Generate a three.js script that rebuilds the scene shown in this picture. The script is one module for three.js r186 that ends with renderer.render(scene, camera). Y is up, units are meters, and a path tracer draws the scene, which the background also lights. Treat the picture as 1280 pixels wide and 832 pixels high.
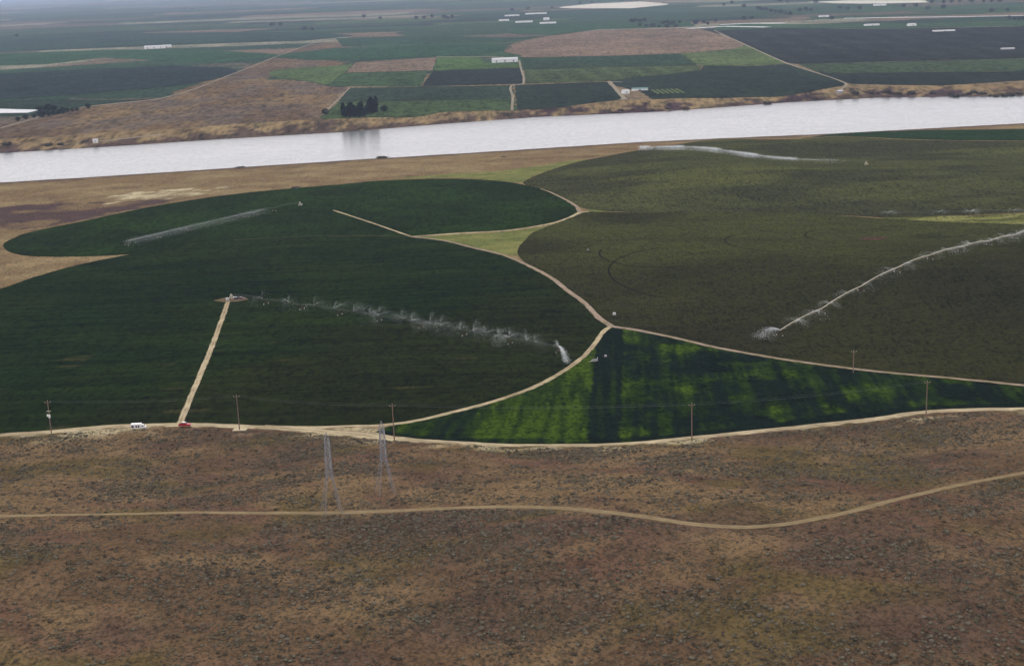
import * as THREE from 'three';
import { mergeGeometries } from 'three/addons/utils/BufferGeometryUtils.js';

// ---------------------------------------------------------------- camera, sky, sun, exposure
const scene = new THREE.Scene();
const camera = new THREE.PerspectiveCamera(26.9965, 1024 / 665, 1, 150000);
camera.position.set(0, 220, 0);                       // a light aircraft about 220 m above the fields
camera.rotation.set(-0.251891, 0, -0.038397);
const renderer = new THREE.WebGLRenderer({ antialias: true });
renderer.toneMapping = THREE.LinearToneMapping;
renderer.toneMappingExposure = 0.6;
renderer.shadowMap.enabled = true;

const sunDirection = new THREE.Vector3(-0.22, 0.78, -0.62).normalize();
const sun = new THREE.DirectionalLight(new THREE.Color(1, 0.95, 0.88), 2.0);
sun.position.copy(sunDirection).multiplyScalar(900).add(new THREE.Vector3(0, 0, -900));
sun.target.position.set(0, 0, -900); scene.add(sun, sun.target);
sun.castShadow = true; sun.shadow.radius = 20; sun.shadow.mapSize.set(4096, 4096);
Object.assign(sun.shadow.camera, { left: -900, right: 900, top: 900, bottom: -900, near: 10, far: 3000 });

// ---------------------------------------------------------------- noise
function rng(seed) { let a = seed >>> 0; return () => { a = (a + 0x6D2B79F5) | 0; let t = Math.imul(a ^ (a >>> 15), 1 | a); t = (t + Math.imul(t ^ (t >>> 7), 61 | t)) ^ t; return ((t ^ (t >>> 14)) >>> 0) / 4294967296; }; }
function hash(ix, iy, s) { let h = Math.imul(ix, 374761393) + Math.imul(iy, 668265263) + Math.imul(s, 974634777); h = Math.imul(h ^ (h >>> 13), 1274126177); return ((h ^ (h >>> 16)) >>> 0) / 4294967296; }
function vnoise(x, y, s = 0) {
  const ix = Math.floor(x), iy = Math.floor(y); let u = x - ix, v = y - iy; u = u * u * (3 - 2 * u); v = v * v * (3 - 2 * v);
  const a = hash(ix, iy, s), b = hash(ix + 1, iy, s), c = hash(ix, iy + 1, s), d = hash(ix + 1, iy + 1, s);
  return a + (b - a) * u + (c - a) * v + (a - b - c + d) * u * v;
}
function fbm(x, y, s = 0, n = 4) { let t = 0, a = 0.5, m = 0; for (let i = 0; i < n; i++) { t += a * vnoise(x, y, s + i * 17); m += a; x = x * 2.03 + 11.3; y = y * 2.03 + 5.7; a *= 0.5; } return t / m; }
const clamp = (v, a, b) => Math.min(b, Math.max(a, v));
const ss = (a, b, x) => { const t = clamp((x - a) / (b - a), 0, 1); return t * t * (3 - 2 * t); };
const mix3 = (a, b, t) => [a[0] + (b[0] - a[0]) * t, a[1] + (b[1] - a[1]) * t, a[2] + (b[2] - a[2]) * t];
const mul3 = (a, k) => [a[0] * k, a[1] * k, a[2] * k];
const TAU = Math.PI * 2;

// thin high overcast: bright whitish air, brighter round the veiled sun, soft cloud mottling
{
  const W = 512, Hh = 256, data = new Float32Array(W * Hh * 4);
  for (let j = 0; j < Hh; j++) for (let i = 0; i < W; i++) {
    const el = ((j + 0.5) / Hh - 0.5) * Math.PI, az = ((i + 0.5) / W - 0.5) * TAU;
    const x = Math.cos(el) * Math.cos(az), y = Math.sin(el), z = Math.cos(el) * Math.sin(az);
    const e = Math.max(y, 0), c = Math.max(0, x * sunDirection.x + y * sunDirection.y + z * sunDirection.z);
    let col = mix3([5.25, 4.95, 5.06], [0.66, 0.69, 0.76], Math.pow(e, 0.36));
    const veil = 1.5 * Math.pow(c, 5) + 1.6 * Math.pow(c, 40);
    col = [col[0] + veil, col[1] + veil * 0.97, col[2] + veil * 0.92];
    const m = 1 + (fbm(x * 3 / (e + 0.35) + 40, z * 3 / (e + 0.35) + 40, 3, 4) - 0.5) * 0.34 * ss(0.0, 0.3, e);
    const k = 4 * (j * W + i); data[k] = col[0] * m; data[k + 1] = col[1] * m; data[k + 2] = col[2] * m; data[k + 3] = 1;
  }
  const sky = new THREE.DataTexture(data, W, Hh, THREE.RGBAFormat, THREE.FloatType);
  sky.mapping = THREE.EquirectangularReflectionMapping; sky.magFilter = sky.minFilter = THREE.LinearFilter; sky.wrapS = THREE.RepeatWrapping; sky.needsUpdate = true;
  scene.background = sky; scene.environment = sky;
}
scene.fog = new THREE.FogExp2(new THREE.Color(0.62, 0.75, 1.0), 0.000038);

// ---------------------------------------------------------------- survey of the place (x east, d metres north of the aircraft)
const nearShore = [[-1100.0,1679.2],[-869.2,1704.1],[-631.8,1729.7],[-503.8,1751.8],[-211.3,1817.9],[-12.0,1853.9],[184.5,1894.9],[291.5,1902.0],[449.4,1906.6],[726.1,1942.2],[994.1,1986.7],[1374.2,2043.0]];
const farShore = [[-1267.4,1945.9],[-1018.2,2009.3],[-748.9,2066.0],[-598.2,2097.2],[-425.2,2144.9],[-250.2,2178.3],[-122.9,2234.8],[51.8,2297.0],[265.1,2307.9],[488.2,2383.5],[648.9,2407.4],[766.6,2370.0],[874.1,2344.8],[1187.2,2380.5],[1639.4,2445.9]];
const plan = {
  nearPivotField: [[-450.5,965.1],[-422.7,1011.3],[-397.3,1058.5],[-380.9,1104.7],[-355.8,1146.2],[-313.3,1187.3],[-280.4,1212.2],[-245.6,1223.6],[-183.3,1228.8],[-146.8,1223.2],[-117.7,1218.2],[-85.6,1206.8],[-55.6,1179.2],[-30.7,1139.5],[-4.7,1098.2],[17.9,1042.3],[31.1,1003.9],[42.5,958.6],[51.3,927.0],[57.6,892.1],[64.4,870.4],[58.9,859.7],[52.0,833.7],[41.4,797.6],[27.6,764.3],[9.4,732.1],[-13.4,707.2],[-35.0,690.9],[-51.9,679.8],[-67.1,674.6],[-83.5,674.6],[-92.0,677.2],[-116.7,677.7],[-142.6,684.6],[-172.9,690.4],[-194.2,692.4],[-215.3,692.9],[-243.2,688.4],[-267.2,685.3],[-299.0,681.9],[-325.8,677.1]],
  farPivotField: [[-448.6,1220.6],[-459.9,1245.0],[-461.3,1268.3],[-456.4,1303.2],[-420.4,1354.5],[-370.5,1431.7],[-302.8,1500.3],[-233.9,1536.0],[-182.6,1555.0],[-150.5,1569.4],[-83.2,1569.8],[-40.1,1552.8],[2.0,1516.5],[36.3,1459.4],[45.6,1434.2],[54.3,1405.4],[62.5,1373.1],[68.1,1344.2],[69.2,1309.2],[58.0,1282.6],[37.3,1247.7],[-0.1,1218.5],[-47.7,1213.3],[-85.6,1206.8],[-117.7,1218.2],[-146.8,1223.2],[-183.3,1228.8],[-245.6,1223.6],[-280.8,1214.0],[-295.6,1201.1],[-323.1,1179.1],[-368.4,1175.8],[-413.7,1185.9],[-438.1,1204.3]],
  rightPivotField: [[64.4,870.4],[57.6,892.1],[51.3,927.0],[42.5,958.6],[31.1,1003.9],[17.9,1042.3],[8.7,1084.4],[7.2,1115.5],[13.1,1155.4],[23.1,1204.0],[50.3,1262.2],[69.0,1304.5],[78.0,1314.6],[93.7,1309.6],[148.1,1297.9],[209.4,1292.4],[280.9,1280.6],[339.6,1248.1],[386.2,1221.5],[448.8,1187.5],[524.6,1139.3],[316.7,673.5],[269.7,701.1],[241.4,718.2],[204.0,740.3],[165.9,771.2],[125.8,811.6],[104.7,836.6],[81.9,858.5]],
  upperPivotField: [[18.4,1502.4],[32.7,1547.2],[66.1,1611.6],[100.7,1672.3],[171.8,1766.2],[206.2,1799.1],[263.1,1871.7],[317.6,1881.1],[348.0,1852.2],[391.0,1828.5],[442.9,1860.5],[492.0,1781.3],[550.9,1755.6],[648.4,1730.9],[774.4,1699.7],[565.6,1231.4],[468.4,1240.9],[420.5,1245.3],[380.9,1249.3],[358.6,1250.7],[341.3,1254.4],[314.9,1266.8],[281.3,1282.4],[209.7,1294.3],[148.4,1300.0],[96.3,1313.7],[81.8,1325.4],[70.4,1343.7],[62.5,1373.1],[54.3,1405.4],[45.6,1434.2],[36.3,1459.4]],
  greenBand: [[394.8,1846.5],[446.8,1895.8],[501.8,1909.7],[535.5,1904.1],[593.3,1892.6],[685.5,1832.3],[831.4,1828.2],[776.7,1705.0],[649.8,1734.9],[552.2,1759.9],[493.9,1788.6],[445.3,1871.0]],
  alfalfaField: [[64.4,870.4],[58.9,859.7],[52.0,833.7],[41.4,797.6],[27.6,764.3],[9.4,732.1],[-13.4,707.2],[-35.0,690.9],[-51.9,679.8],[-66.0,670.6],[-70.1,661.6],[-57.0,647.6],[-40.4,632.8],[-9.5,616.2],[20.5,618.7],[51.0,622.6],[82.2,629.3],[114.0,635.5],[146.5,642.5],[180.1,651.2],[202.1,658.7],[230.5,659.9],[253.2,656.5],[307.7,653.6],[316.7,673.5],[269.7,701.1],[241.4,718.2],[204.0,740.3],[165.9,771.2],[125.8,811.6],[104.7,836.6],[81.9,858.5]],
  grassTriangle: [[-79.8,1203.4],[-47.5,1207.0],[-0.1,1211.8],[26.6,1228.5],[40.0,1242.4],[23.2,1206.2],[13.1,1157.4],[6.8,1115.6],[7.5,1094.7],[-2.7,1101.0],[-23.9,1132.0],[-50.6,1173.8]],
  grassStrip: [[-161.4,1569.1],[-121.7,1587.9],[-67.1,1603.6],[-11.4,1605.6],[45.4,1634.7],[87.6,1680.0],[98.8,1673.5],[66.3,1615.5],[31.9,1550.6],[17.6,1505.4],[6.4,1515.4],[-40.2,1558.9],[-83.5,1576.3],[-130.4,1580.4]],
  grassSliver: [[339.6,1253.5],[358.3,1249.6],[380.4,1247.9],[419.3,1241.8],[467.1,1237.5],[562.7,1225.0],[526.3,1143.1],[448.8,1187.5],[386.2,1221.5],[352.1,1240.4]],
  grassWedge: [[78.1,1328.4],[88.0,1326.4],[93.9,1311.8],[79.1,1307.4]],
  roads: [[[-325.2,675.7],[-290.3,680.8],[-266.4,683.2],[-242.4,685.6],[-214.6,690.2],[-193.7,690.3],[-172.6,689.0],[-142.2,682.5],[-116.2,674.7],[-90.3,663.1],[-69.1,650.7],[-40.1,627.4],[-9.5,616.2],[20.5,618.7],[51.0,622.6],[82.2,629.3],[114.0,635.5],[146.5,642.5],[180.1,651.2],[202.1,658.7],[230.5,659.9],[253.2,656.5],[307.7,653.6]],[[-129.5,680.8],[-108.2,675.8],[-83.5,674.6],[-67.1,674.6],[-51.9,679.8],[-35.0,690.9],[-13.4,707.2],[9.4,732.1],[27.6,764.3],[41.4,797.6],[52.0,833.7],[58.9,859.7],[64.4,870.4]],[[64.4,870.4],[57.6,892.1],[51.3,927.0],[42.5,958.6],[31.1,1003.9],[17.9,1042.3],[-4.7,1098.2],[-30.7,1139.5],[-55.6,1179.2],[-85.6,1206.8]],[[64.4,870.4],[81.9,858.5],[104.7,836.6],[125.8,811.6],[165.9,771.2],[204.0,740.3],[241.4,718.2],[269.7,701.1],[316.7,673.5]],[[-85.6,1206.8],[-47.7,1213.3],[-0.1,1218.5],[37.3,1247.7],[58.0,1282.6],[69.2,1309.2],[78.0,1314.6]],[[69.2,1309.2],[68.1,1344.2],[62.5,1373.1],[54.3,1405.4],[45.6,1434.2],[36.3,1459.4]],[[-85.6,1206.8],[-117.7,1218.2],[-139.5,1222.2],[-168.7,1226.9],[-211.7,1226.5],[-245.6,1223.6]],[[-86.5,1209.0],[-122.8,1277.9],[-172.4,1365.2]],[[-175.4,690.7],[-182.2,764.5],[-189.3,837.8],[-197.6,913.6],[-205.3,982.8]],[[-221.2,508.2],[-204.9,514.3],[-175.6,521.1],[-142.8,518.2],[-108.5,506.3],[-76.7,501.8],[-61.2,501.2],[-45.7,500.6],[-27.1,498.2],[-8.6,491.7],[9.4,483.1],[26.7,474.3],[43.5,466.3],[59.7,458.1],[73.2,453.9],[84.2,452.6],[98.9,455.9],[118.3,465.6],[144.2,485.8],[172.1,506.5],[203.7,524.4],[261.6,552.4]]],
  pivots: [[[-204.3,990.3],[27.6,810.1]],[[-210.9,1402.4],[-339.6,1216.4]],[[404.0,1547.4],[171.2,1759.7]],[[484.3,1189.4],[166.6,833.7]],[[571.9,1213.7],[341.6,1255.5]]],
  poles: [[[-238.8,679.7],[-141.5,676.7],[-58.9,637.1],[83.4,623.4],[202.7,650.2]],[[189.4,741.1]]],
  pylons: [[-72.1,501.4],[-53.4,525.7]],
  things: [[-195.2,684.4],[-171.4,685.5],[47.9,786.5],[68.6,896.6],[63.9,1100.7],[-206.6,986.9],[-200.1,989.5],[-196.4,988.7],[55.4,798.4]],
  paleSand: [[-447.0,1502.0],[-424.7,1550.6],[-379.1,1567.0],[-336.7,1568.4],[-327.3,1548.9],[-348.4,1509.9],[-373.6,1486.6],[-406.0,1478.4]],
  purpleBrush: [[-575.9,1473.2],[-546.0,1485.8],[-494.7,1487.4],[-440.8,1480.0],[-380.6,1479.8],[-359.7,1482.7],[-378.5,1437.1],[-417.0,1367.4],[-446.6,1334.7],[-456.3,1307.3],[-498.2,1348.9],[-529.7,1348.8]],
  redPatch: [[290.6,1134.9],[302.0,1145.2],[315.0,1146.2],[317.9,1137.0],[306.2,1123.5],[294.0,1122.1]],
  farDry: [[-926.3,2347.8],[-854.3,2372.7],[-820.9,2525.5],[-816.4,2712.8],[-762.2,2794.5],[-695.9,2858.0],[-697.4,3248],[-687.2,3536],[-696.8,4076],[-703.2,4599],[-699.6,5139],[-602.0,5446],[-536.8,4893],[-577.4,4509],[-598.6,4254],[-416.6,3934],[-419.2,3792],[-562.1,3710],[-597.4,3667],[-555.8,3380],[-453.6,3221],[-377.7,3017],[-323.3,2924.6],[-306.6,2379.8],[-305.3,2283.9],[-256.3,2239.7],[-242.7,2153.4],[-457.5,2091.4],[-736.5,2029.3],[-802.5,2018.9]],
  farFields: [[[-321.1,2944.8],[-145.0,2889.9],[19.3,2848.1],[19.7,2519.2],[-211.7,2579.7],[-306.2,2621.3]],[[-305.2,2612.3],[-211.0,2571.0],[19.6,2510.9],[21.0,2341.9],[-39.2,2336.5],[-105.5,2324.3],[-143.5,2287.8],[-227.8,2280.5],[-291.6,2278.6],[-303.3,2309.6],[-302.3,2378.1]],[[-380.3,3436],[-179.2,3379],[-169.1,2908.3],[-378.8,3026]],[[-403.1,3889],[-182.0,3980],[-169.5,3417],[-383.0,3452]],[[-179.4,3970],[-59.2,3909],[-30.8,3600],[48.2,3551],[46.0,3409],[-167.1,3407]],[[-166.1,3386],[45.6,3388],[42.6,2881.6],[-166.4,2904.8]],[[-596.5,3635],[-559.5,3693],[-419.2,3792],[-403.5,3871],[-387.2,3455],[-382.0,3053],[-453.6,3221],[-552.1,3405]],[[56.0,3774],[281.2,3722],[472.2,3696],[448.3,3224],[214.5,3293],[53.2,3330]],[[53.9,3315],[213.6,3279],[453.2,3206],[413.7,3050],[218.9,2867.6],[46.7,2879.5]],[[25.8,2847.0],[210.2,2839.0],[202.8,2429.2],[151.6,2390.2],[95.6,2360.5],[22.4,2344.7]],[[221.5,2859.5],[416.9,3049],[460.6,3207],[547.4,3140],[638.7,3150],[631.3,2580.2],[519.2,2446.8],[401.9,2414.6],[256.7,2413.2],[254.2,2568.0]],[[475.0,3702],[597.5,3786],[690.9,3977],[639.8,3164],[550.1,3155],[451.7,3222]],[[54.5,3812],[51.9,3932],[12.8,4129],[36.1,4604],[176.3,5099],[383.7,5462],[737.5,5300],[725.0,4594],[699.3,4066],[628.9,3846],[472.4,3731],[303.8,3741]],[[753.6,5009],[944.8,5001],[1254.3,4678],[1653.3,4467],[1986.5,4311],[1444.1,3124],[1138.1,3065],[922.2,3102],[663.6,3149],[652.6,3200],[703.3,4063]],[[662.5,3135],[918.5,3089],[1133.6,3053],[1438.4,3111],[1279.4,2763.0],[1010.2,2716.8],[829.1,2786.0],[667.4,2842.5],[652.7,2937.3]],[[651.7,2925.2],[665.0,2832.0],[826.1,2775.9],[1006.7,2707.2],[1270.3,2743.2],[1186.2,2559.2],[931.5,2502.8],[769.0,2462.9],[640.0,2585.6]],[[-1674.6,3955],[-1425.4,4012],[-1212.2,4061],[-953.1,4086],[-723.0,3806],[-692.2,3399],[-774.4,3191],[-944.8,3051],[-1075.9,3009],[-1268.1,2976.5]],[[-2021.1,5215],[-1912.3,5410],[-1397.6,5322],[-718.7,4515],[-820.1,4116],[-1339.6,4754],[-1429.9,4460],[-1744.9,4492]],[[-716.8,4422],[-559.4,4800],[-69.2,4689],[20.2,4562],[18.3,4261],[-61.1,4052],[-524.1,4081],[-593.9,4167]],[[-654.0,5634],[-332.0,5566],[40.7,5086],[173.5,5101],[10.8,4796],[-404.7,4903],[-548.9,4903]],[[-2849.7,7384],[-2685.0,7628],[-1973.5,7375],[-1123.2,6750],[-618.6,5910],[-765.5,5517],[-1089.9,5584],[-1655.5,5577],[-2133.8,5510]],[[867.7,5599],[1216.6,5197],[1764.2,4769],[2102.4,4564],[1997.5,4335],[1662.8,4493],[1261.9,4706],[950.9,5034],[758.5,5041]],[[52.5,6323],[269.7,6395],[799.1,6035],[752.8,5454],[389.2,5540],[187.2,5159],[44.1,5441]]],
  paleFlats: [[[398.4,9380],[675.0,10205],[1015.0,10278],[1089.0,9513],[1055.3,9041],[772.5,8506]],[[1821.1,8396],[2060.9,8410],[2315.8,7830],[2231.8,7403],[1956.1,7630]]],
  pond: [[-1052.3,2760.2],[-982.1,2739.7],[-924.6,2707.6],[-890.0,2676.9],[-889.4,2628.6],[-949.1,2644.7],[-1009.7,2645.4]],
  canals: [[[1378.4,5684],[1553.3,5562],[1753.0,5403],[1954.8,5287],[2249.3,5140]],[[855.4,5519],[982.4,5532],[1093.3,5431]],[[696.5,5261],[844.8,5353],[969.7,5133]]],
  farRoads: [[[14.3,2338.8],[17.9,2553.9],[18.4,2840.1],[42.4,2870.8],[45.5,3379],[46.2,3689]],[[217.2,2846.3],[213.4,2605.8],[211.5,2417.3]],[[761.0,5039],[699.3,4066],[645.6,3175],[633.4,2589.0],[598.2,2473.0],[581.4,2437.1]],[[-844.1,2343.4],[-813.6,2703.2],[-695.9,2858.0],[-684.1,3520],[-699.1,4572],[-698.6,5360]],[[-306.6,2379.8],[-320.4,2944.5]],[[7.1,3864],[-59.5,3929],[-183.4,4013]],[[217.2,2846.3],[240.3,2812.5]],[[-629.1,2127.1],[-601.4,2137.7],[-535.3,2170.8]]],
  barns: [[-1306.1,5342],[-1276.7,5411],[8.3,3644],[223.0,2546.8],[254.9,2604.4],[67.1,7844],[205.4,8061],[19.8,7051],[112.7,6694],[215.8,6403],[226.1,6922],[1393.0,4791],[1295.9,4938],[1366.6,4358],[1211.1,3368],[-256.7,2332.0],[-623.6,2124.7],[589.5,2448.1],[1356.5,5940],[1920.2,7173]],
  poplars: [[-266.3,2322.1],[-261.3,2306.6],[-259.4,2319.4],[-253.0,2296.7],[-251.1,2316.1],[-245.5,2300.5],[-242.8,2312.9],[-236.6,2290.3],[-234.5,2309.6],[-229.1,2294.0],[-228.3,2320.8],[-226.7,2354.9],[-223.2,2360.5],[-218.3,2351.5],[-214.7,2364.2]],
  farTrees: [[-203.2,2381.0],[-300.5,2363.3],[-2561.1,7516],[571.2,6148],[588.3,6181],[602.2,6111],[630.6,6185],[595.5,5537],[669.5,5827],[694.3,5898],[685.3,5712],[707.0,5784],[675.4,5451],[640.9,5445],[613.4,5474],[740.7,5844],[797.5,5777],[825.4,5744],[1326.1,7285],[1314.3,7132],[1320.9,7038],[1304.2,6826],[1299.4,6682],[1294.8,6545],[1290.4,6413],[1286.2,6286],[1311.7,8313],[1406.7,8607],[1344.4,7822],[1686.1,8550],[1701.5,8389],[1796.1,8070],[1655.2,6910],[1908.2,6326],[1986.9,6349],[2203.2,7240],[2240.6,7163],[2331.2,7194],[2367.0,7119],[1796.7,4948],[1808.2,4934],[1819.7,4920],[1808.0,5027],[77.3,8913],[183.0,9170],[336.5,9137],[579.8,10246],[673.7,10360],[1018.8,5926],[1062.1,5982],[1322.1,5649],[-388.6,8144],[-263.6,7825],[-693.6,8229],[-833.9,8736],[-886.5,2675.5],[-878.9,2680.5],[-865.4,2666.8],[-854.9,2662.5],[-805.3,2618.3],[-810.1,2604.5],[-814.9,2590.9],[-819.6,2577.4],[-824.3,2564.1],[-828.9,2550.8],[-834.1,2530.6],[-842.5,2512.0],[-850.8,2493.6],[-856.3,2467.5],[-800.4,2632.2],[-792.4,2677.7],[-934.1,6759],[-882.8,6657],[-1222.6,7619],[-1182.3,7636],[-468.6,7941],[-420.7,7880],[-310.0,7886],[-284.0,7778],[-3295,14903],[-3166,14690],[558.3,5667],[577.1,5601],[780.2,5652],[815.3,5565],[892.8,5867],[1433.2,6781],[1468.6,6803],[1473.0,6718],[1653.8,6745],[1694.1,6679],[1930.3,6781],[1985.1,6772],[2402.1,7045],[2425.1,6996],[2469.7,7011],[2285.8,7179],[2070.1,5779],[1998.0,5759]],
  bankShrubs: [[643.3,2439.1],[653.9,2436.9],[668.0,2437.5],[676.7,2428.4],[685.2,2419.1],[765.9,2363.6],[783.4,2375.9],[794.1,2379.6],[805.2,2388.7],[810.8,2380.7],[816.2,2372.3],[820.6,2353.3],[827.1,2341.1],[842.0,2345.2],[855.9,2350.2],[870.6,2353.7],[766.9,2388.5],[739.1,2405.2],[706.8,2417.2],[448.5,2368.5],[304.8,2327.8],[275.1,2325.3],[195.3,2326.3],[615.8,2440.8],[537.7,2403.5],[-755.1,2114.0],[-673.6,2112.4],[-690.5,2108.3],[528.2,1878.0],[493.2,1884.9],[466.3,1885.9],[-1.6,1756.8],[-162.2,1832.8],[-342.4,1788.6],[591.1,1885.4],[-234.8,1536.2]],
};
const WATER = -6;
function along(A, x) {
  if (x <= A[0][0]) return A[0][1];
  if (x >= A[A.length - 1][0]) return A[A.length - 1][1];
  let i = 0; while (A[i + 1][0] < x) i++;
  const a = A[i], b = A[i + 1]; return a[1] + (b[1] - a[1]) * (x - a[0]) / (b[0] - a[0]);
}
const knoll = (x, d, cx, cd, s, a) => a * Math.exp(-((x - cx) ** 2 + (d - cd) ** 2) / (2 * s * s));
function height(x, d) {
  const dn = along(nearShore, x), df = along(farShore, x);
  if (d > (dn + df) / 2) return -11 + 5 * ss(-70, 0, d - df) + 11 * ss(-8, 95, d - df);
  const m = ss(40, 230, dn - d), f = ss(690, 420, d), wr = ss(-150, 250, x) * ss(680, 860, d);
  let h = m * (wr * (4.2 * Math.sin(d / 82 + x / 230 + 0.9) + 3.0 * Math.sin(x / 125 - d / 190 + 2.0)) + (1 - wr) * ss(690, 800, d) * 1.8 * Math.sin(x / 150 + 0.5) * Math.sin(d / 125));
  h += m * (knoll(x, d, 225, 1715, 48, 4.5) + knoll(x, d, 330, 1610, 55, -4.5) + knoll(x, d, 262, 975, 95, 6.5));
  h += f * 30 + ss(680, 600, d) * (2.4 * Math.sin(x / 52 + d / 71) + 1.1 * Math.sin(x / 23 - d / 37 + 1));
  return h - 6 * ss(150, -6, dn - d) - 5 * ss(0, 70, d - dn);
}
const at = (x, d, up = 0) => new THREE.Vector3(x, height(x, d) + up, -d);
function normalAt(x, d, e = 1.5) {
  const a = height(x - e, d), b = height(x + e, d), c = height(x, d - e), f = height(x, d + e);
  return new THREE.Vector3((a - b) / (2 * e), 1, (f - c) / (2 * e)).normalize();
}
function inside(p, x, y) {
  let c = false;
  for (let i = 0, j = p.length - 1; i < p.length; j = i++) if ((p[i][1] > y) !== (p[j][1] > y) && x < (p[j][0] - p[i][0]) * (y - p[i][1]) / (p[j][1] - p[i][1]) + p[i][0]) c = !c;
  return c;
}
function distTo(line, x, y) {
  let best = 1e9;
  for (let i = 0; i + 1 < line.length; i++) {
    const [ax, ay] = line[i], bx = line[i + 1][0] - ax, by = line[i + 1][1] - ay;
    const t = clamp(((x - ax) * bx + (y - ay) * by) / (bx * bx + by * by + 1e-9), 0, 1);
    best = Math.min(best, Math.hypot(x - ax - bx * t, y - ay - by * t));
  }
  return best;
}
// open or closed smooth line through surveyed points; corners sharper than about 50 degrees stay corners
function smooth(points, closed, step) {
  const n = points.length, out = [], P = i => points[closed ? (i + n) % n : clamp(i, 0, n - 1)];
  const corner = i => {
    if (!closed && (i <= 0 || i >= n - 1)) return true;
    const a = P(i - 1), b = P(i), c = P(i + 1), k = Math.atan2(b[1] - a[1], b[0] - a[0]) - Math.atan2(c[1] - b[1], c[0] - b[0]);
    return Math.abs(Math.atan2(Math.sin(k), Math.cos(k))) > 0.95;
  };
  for (let i = 0; i < (closed ? n : n - 1); i++) {
    const p1 = P(i), p2 = P(i + 1), p0 = corner(i) ? p1 : P(i - 1), p3 = corner(i + 1) ? p2 : P(i + 2), L = Math.hypot(p2[0] - p1[0], p2[1] - p1[1]), m = clamp(Math.ceil(L / step), 1, 200);
    const L0 = Math.max(1, Math.hypot(p1[0] - p0[0], p1[1] - p0[1])), L3 = Math.max(1, Math.hypot(p3[0] - p2[0], p3[1] - p2[1]));
    for (let k = 0; k < m; k++) {
      const t = k / m, q = [0, 0];
      for (let a = 0; a < 2; a++) {
        const m1 = (p2[a] - p0[a]) * L / (L + (p0 === p1 ? 0 : L0)), m2 = (p3[a] - p1[a]) * L / (L + (p3 === p2 ? 0 : L3));
        q[a] = (2 * t ** 3 - 3 * t * t + 1) * p1[a] + (t ** 3 - 2 * t * t + t) * m1 + (3 * t * t - 2 * t ** 3) * p2[a] + (t ** 3 - t * t) * m2;
      }
      out.push(q);
    }
  }
  if (!closed) out.push(points[n - 1]);
  return out;
}

// ---------------------------------------------------------------- surfaces
const lin = v => v <= 0.04045 ? v / 12.92 : ((v + 0.055) / 1.055) ** 2.4;
const rgb = (r, g, b, k = 1.28) =>   // the grain maps average 0.78
  [lin(r / 255) * k, lin(g / 255) * k, lin(b / 255) * k];
// tiling grain: sum of wrapped lattice noises; [cells across u, cells across v, weight]
function tile(size, seed, octaves, shape = v => v, tint = [0, 0, 0]) {
  const acc = new Float32Array(size * size), tn = new Float32Array(size * size);
  octaves.forEach(([nu, nv, w], o) => {
    const r = rng(seed + o * 131), L = new Float32Array(nu * nv); for (let i = 0; i < L.length; i++) L[i] = r() - 0.5;
    const iu = new Int32Array(size), ju = new Int32Array(size), fu = new Float32Array(size);
    for (let i = 0; i < size; i++) { const x = i * nu / size, k = Math.floor(x), f = x - k; iu[i] = k % nu; ju[i] = (k + 1) % nu; fu[i] = f * f * (3 - 2 * f); }
    for (let j = 0; j < size; j++) {
      const y = j * nv / size, k = Math.floor(y), f0 = y - k, f = f0 * f0 * (3 - 2 * f0), a = (k % nv) * nu, b = ((k + 1) % nv) * nu;
      for (let i = 0; i < size; i++) {
        const p = L[a + iu[i]], q = L[a + ju[i]], s = L[b + iu[i]], t = L[b + ju[i]], m = p + (q - p) * fu[i], n = s + (t - s) * fu[i], v = (m + (n - m) * f) * w;
        acc[j * size + i] += v; if (o % 2) tn[j * size + i] += v;
      }
    }
  });
  const px = new Uint8Array(size * size * 4);
  for (let i = 0; i < acc.length; i++) { const v = shape(0.78 + acc[i]); for (let c = 0; c < 3; c++) px[4 * i + c] = clamp((v + tn[i] * tint[c]) * 255, 0, 255); px[4 * i + 3] = 255; }
  const t = new THREE.DataTexture(px, size, size); t.wrapS = t.wrapT = THREE.RepeatWrapping; t.magFilter = THREE.LinearFilter; t.minFilter = THREE.LinearMipmapLinearFilter; t.generateMipmaps = true; t.needsUpdate = true;
  return t;
}
const soilTile = tile(2048, 5, [[24, 24, 0.08], [61, 61, 0.14], [150, 130, 0.30], [300, 240, 0.46], [900, 700, 0.34], [480, 380, 0.50]], v => v, [0.18, 0, -0.16]);
const cropTile = tile(2048, 9, [[14, 40, 0.10], [40, 130, 0.18], [150, 300, 0.22], [430, 330, 0.5], [760, 420, 0.66], [260, 560, 0.3]], v => v, [0.12, 0, -0.05]);
const rippleTile = tile(1024, 17, [[20, 20, 0.3], [47, 47, 0.4], [110, 110, 0.4], [230, 230, 0.3]]);
const windTile = tile(512, 23, [[5, 9, 0.03], [20, 40, 0.03], [90, 140, 0.06], [240, 256, 0.14]]);
const gravelTile = tile(1024, 13, [[20, 60, 0.10], [60, 90, 0.14], [256, 256, 0.16], [512, 512, 0.2]], v => v, [0.05, 0, -0.06]);
const rough = (o = {}) => new THREE.MeshPhysicalMaterial({ roughness: 1, metalness: 0, specularIntensity: o.roughness ? 1 : 0, ...o });   // soil and leaves have no gloss
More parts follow.
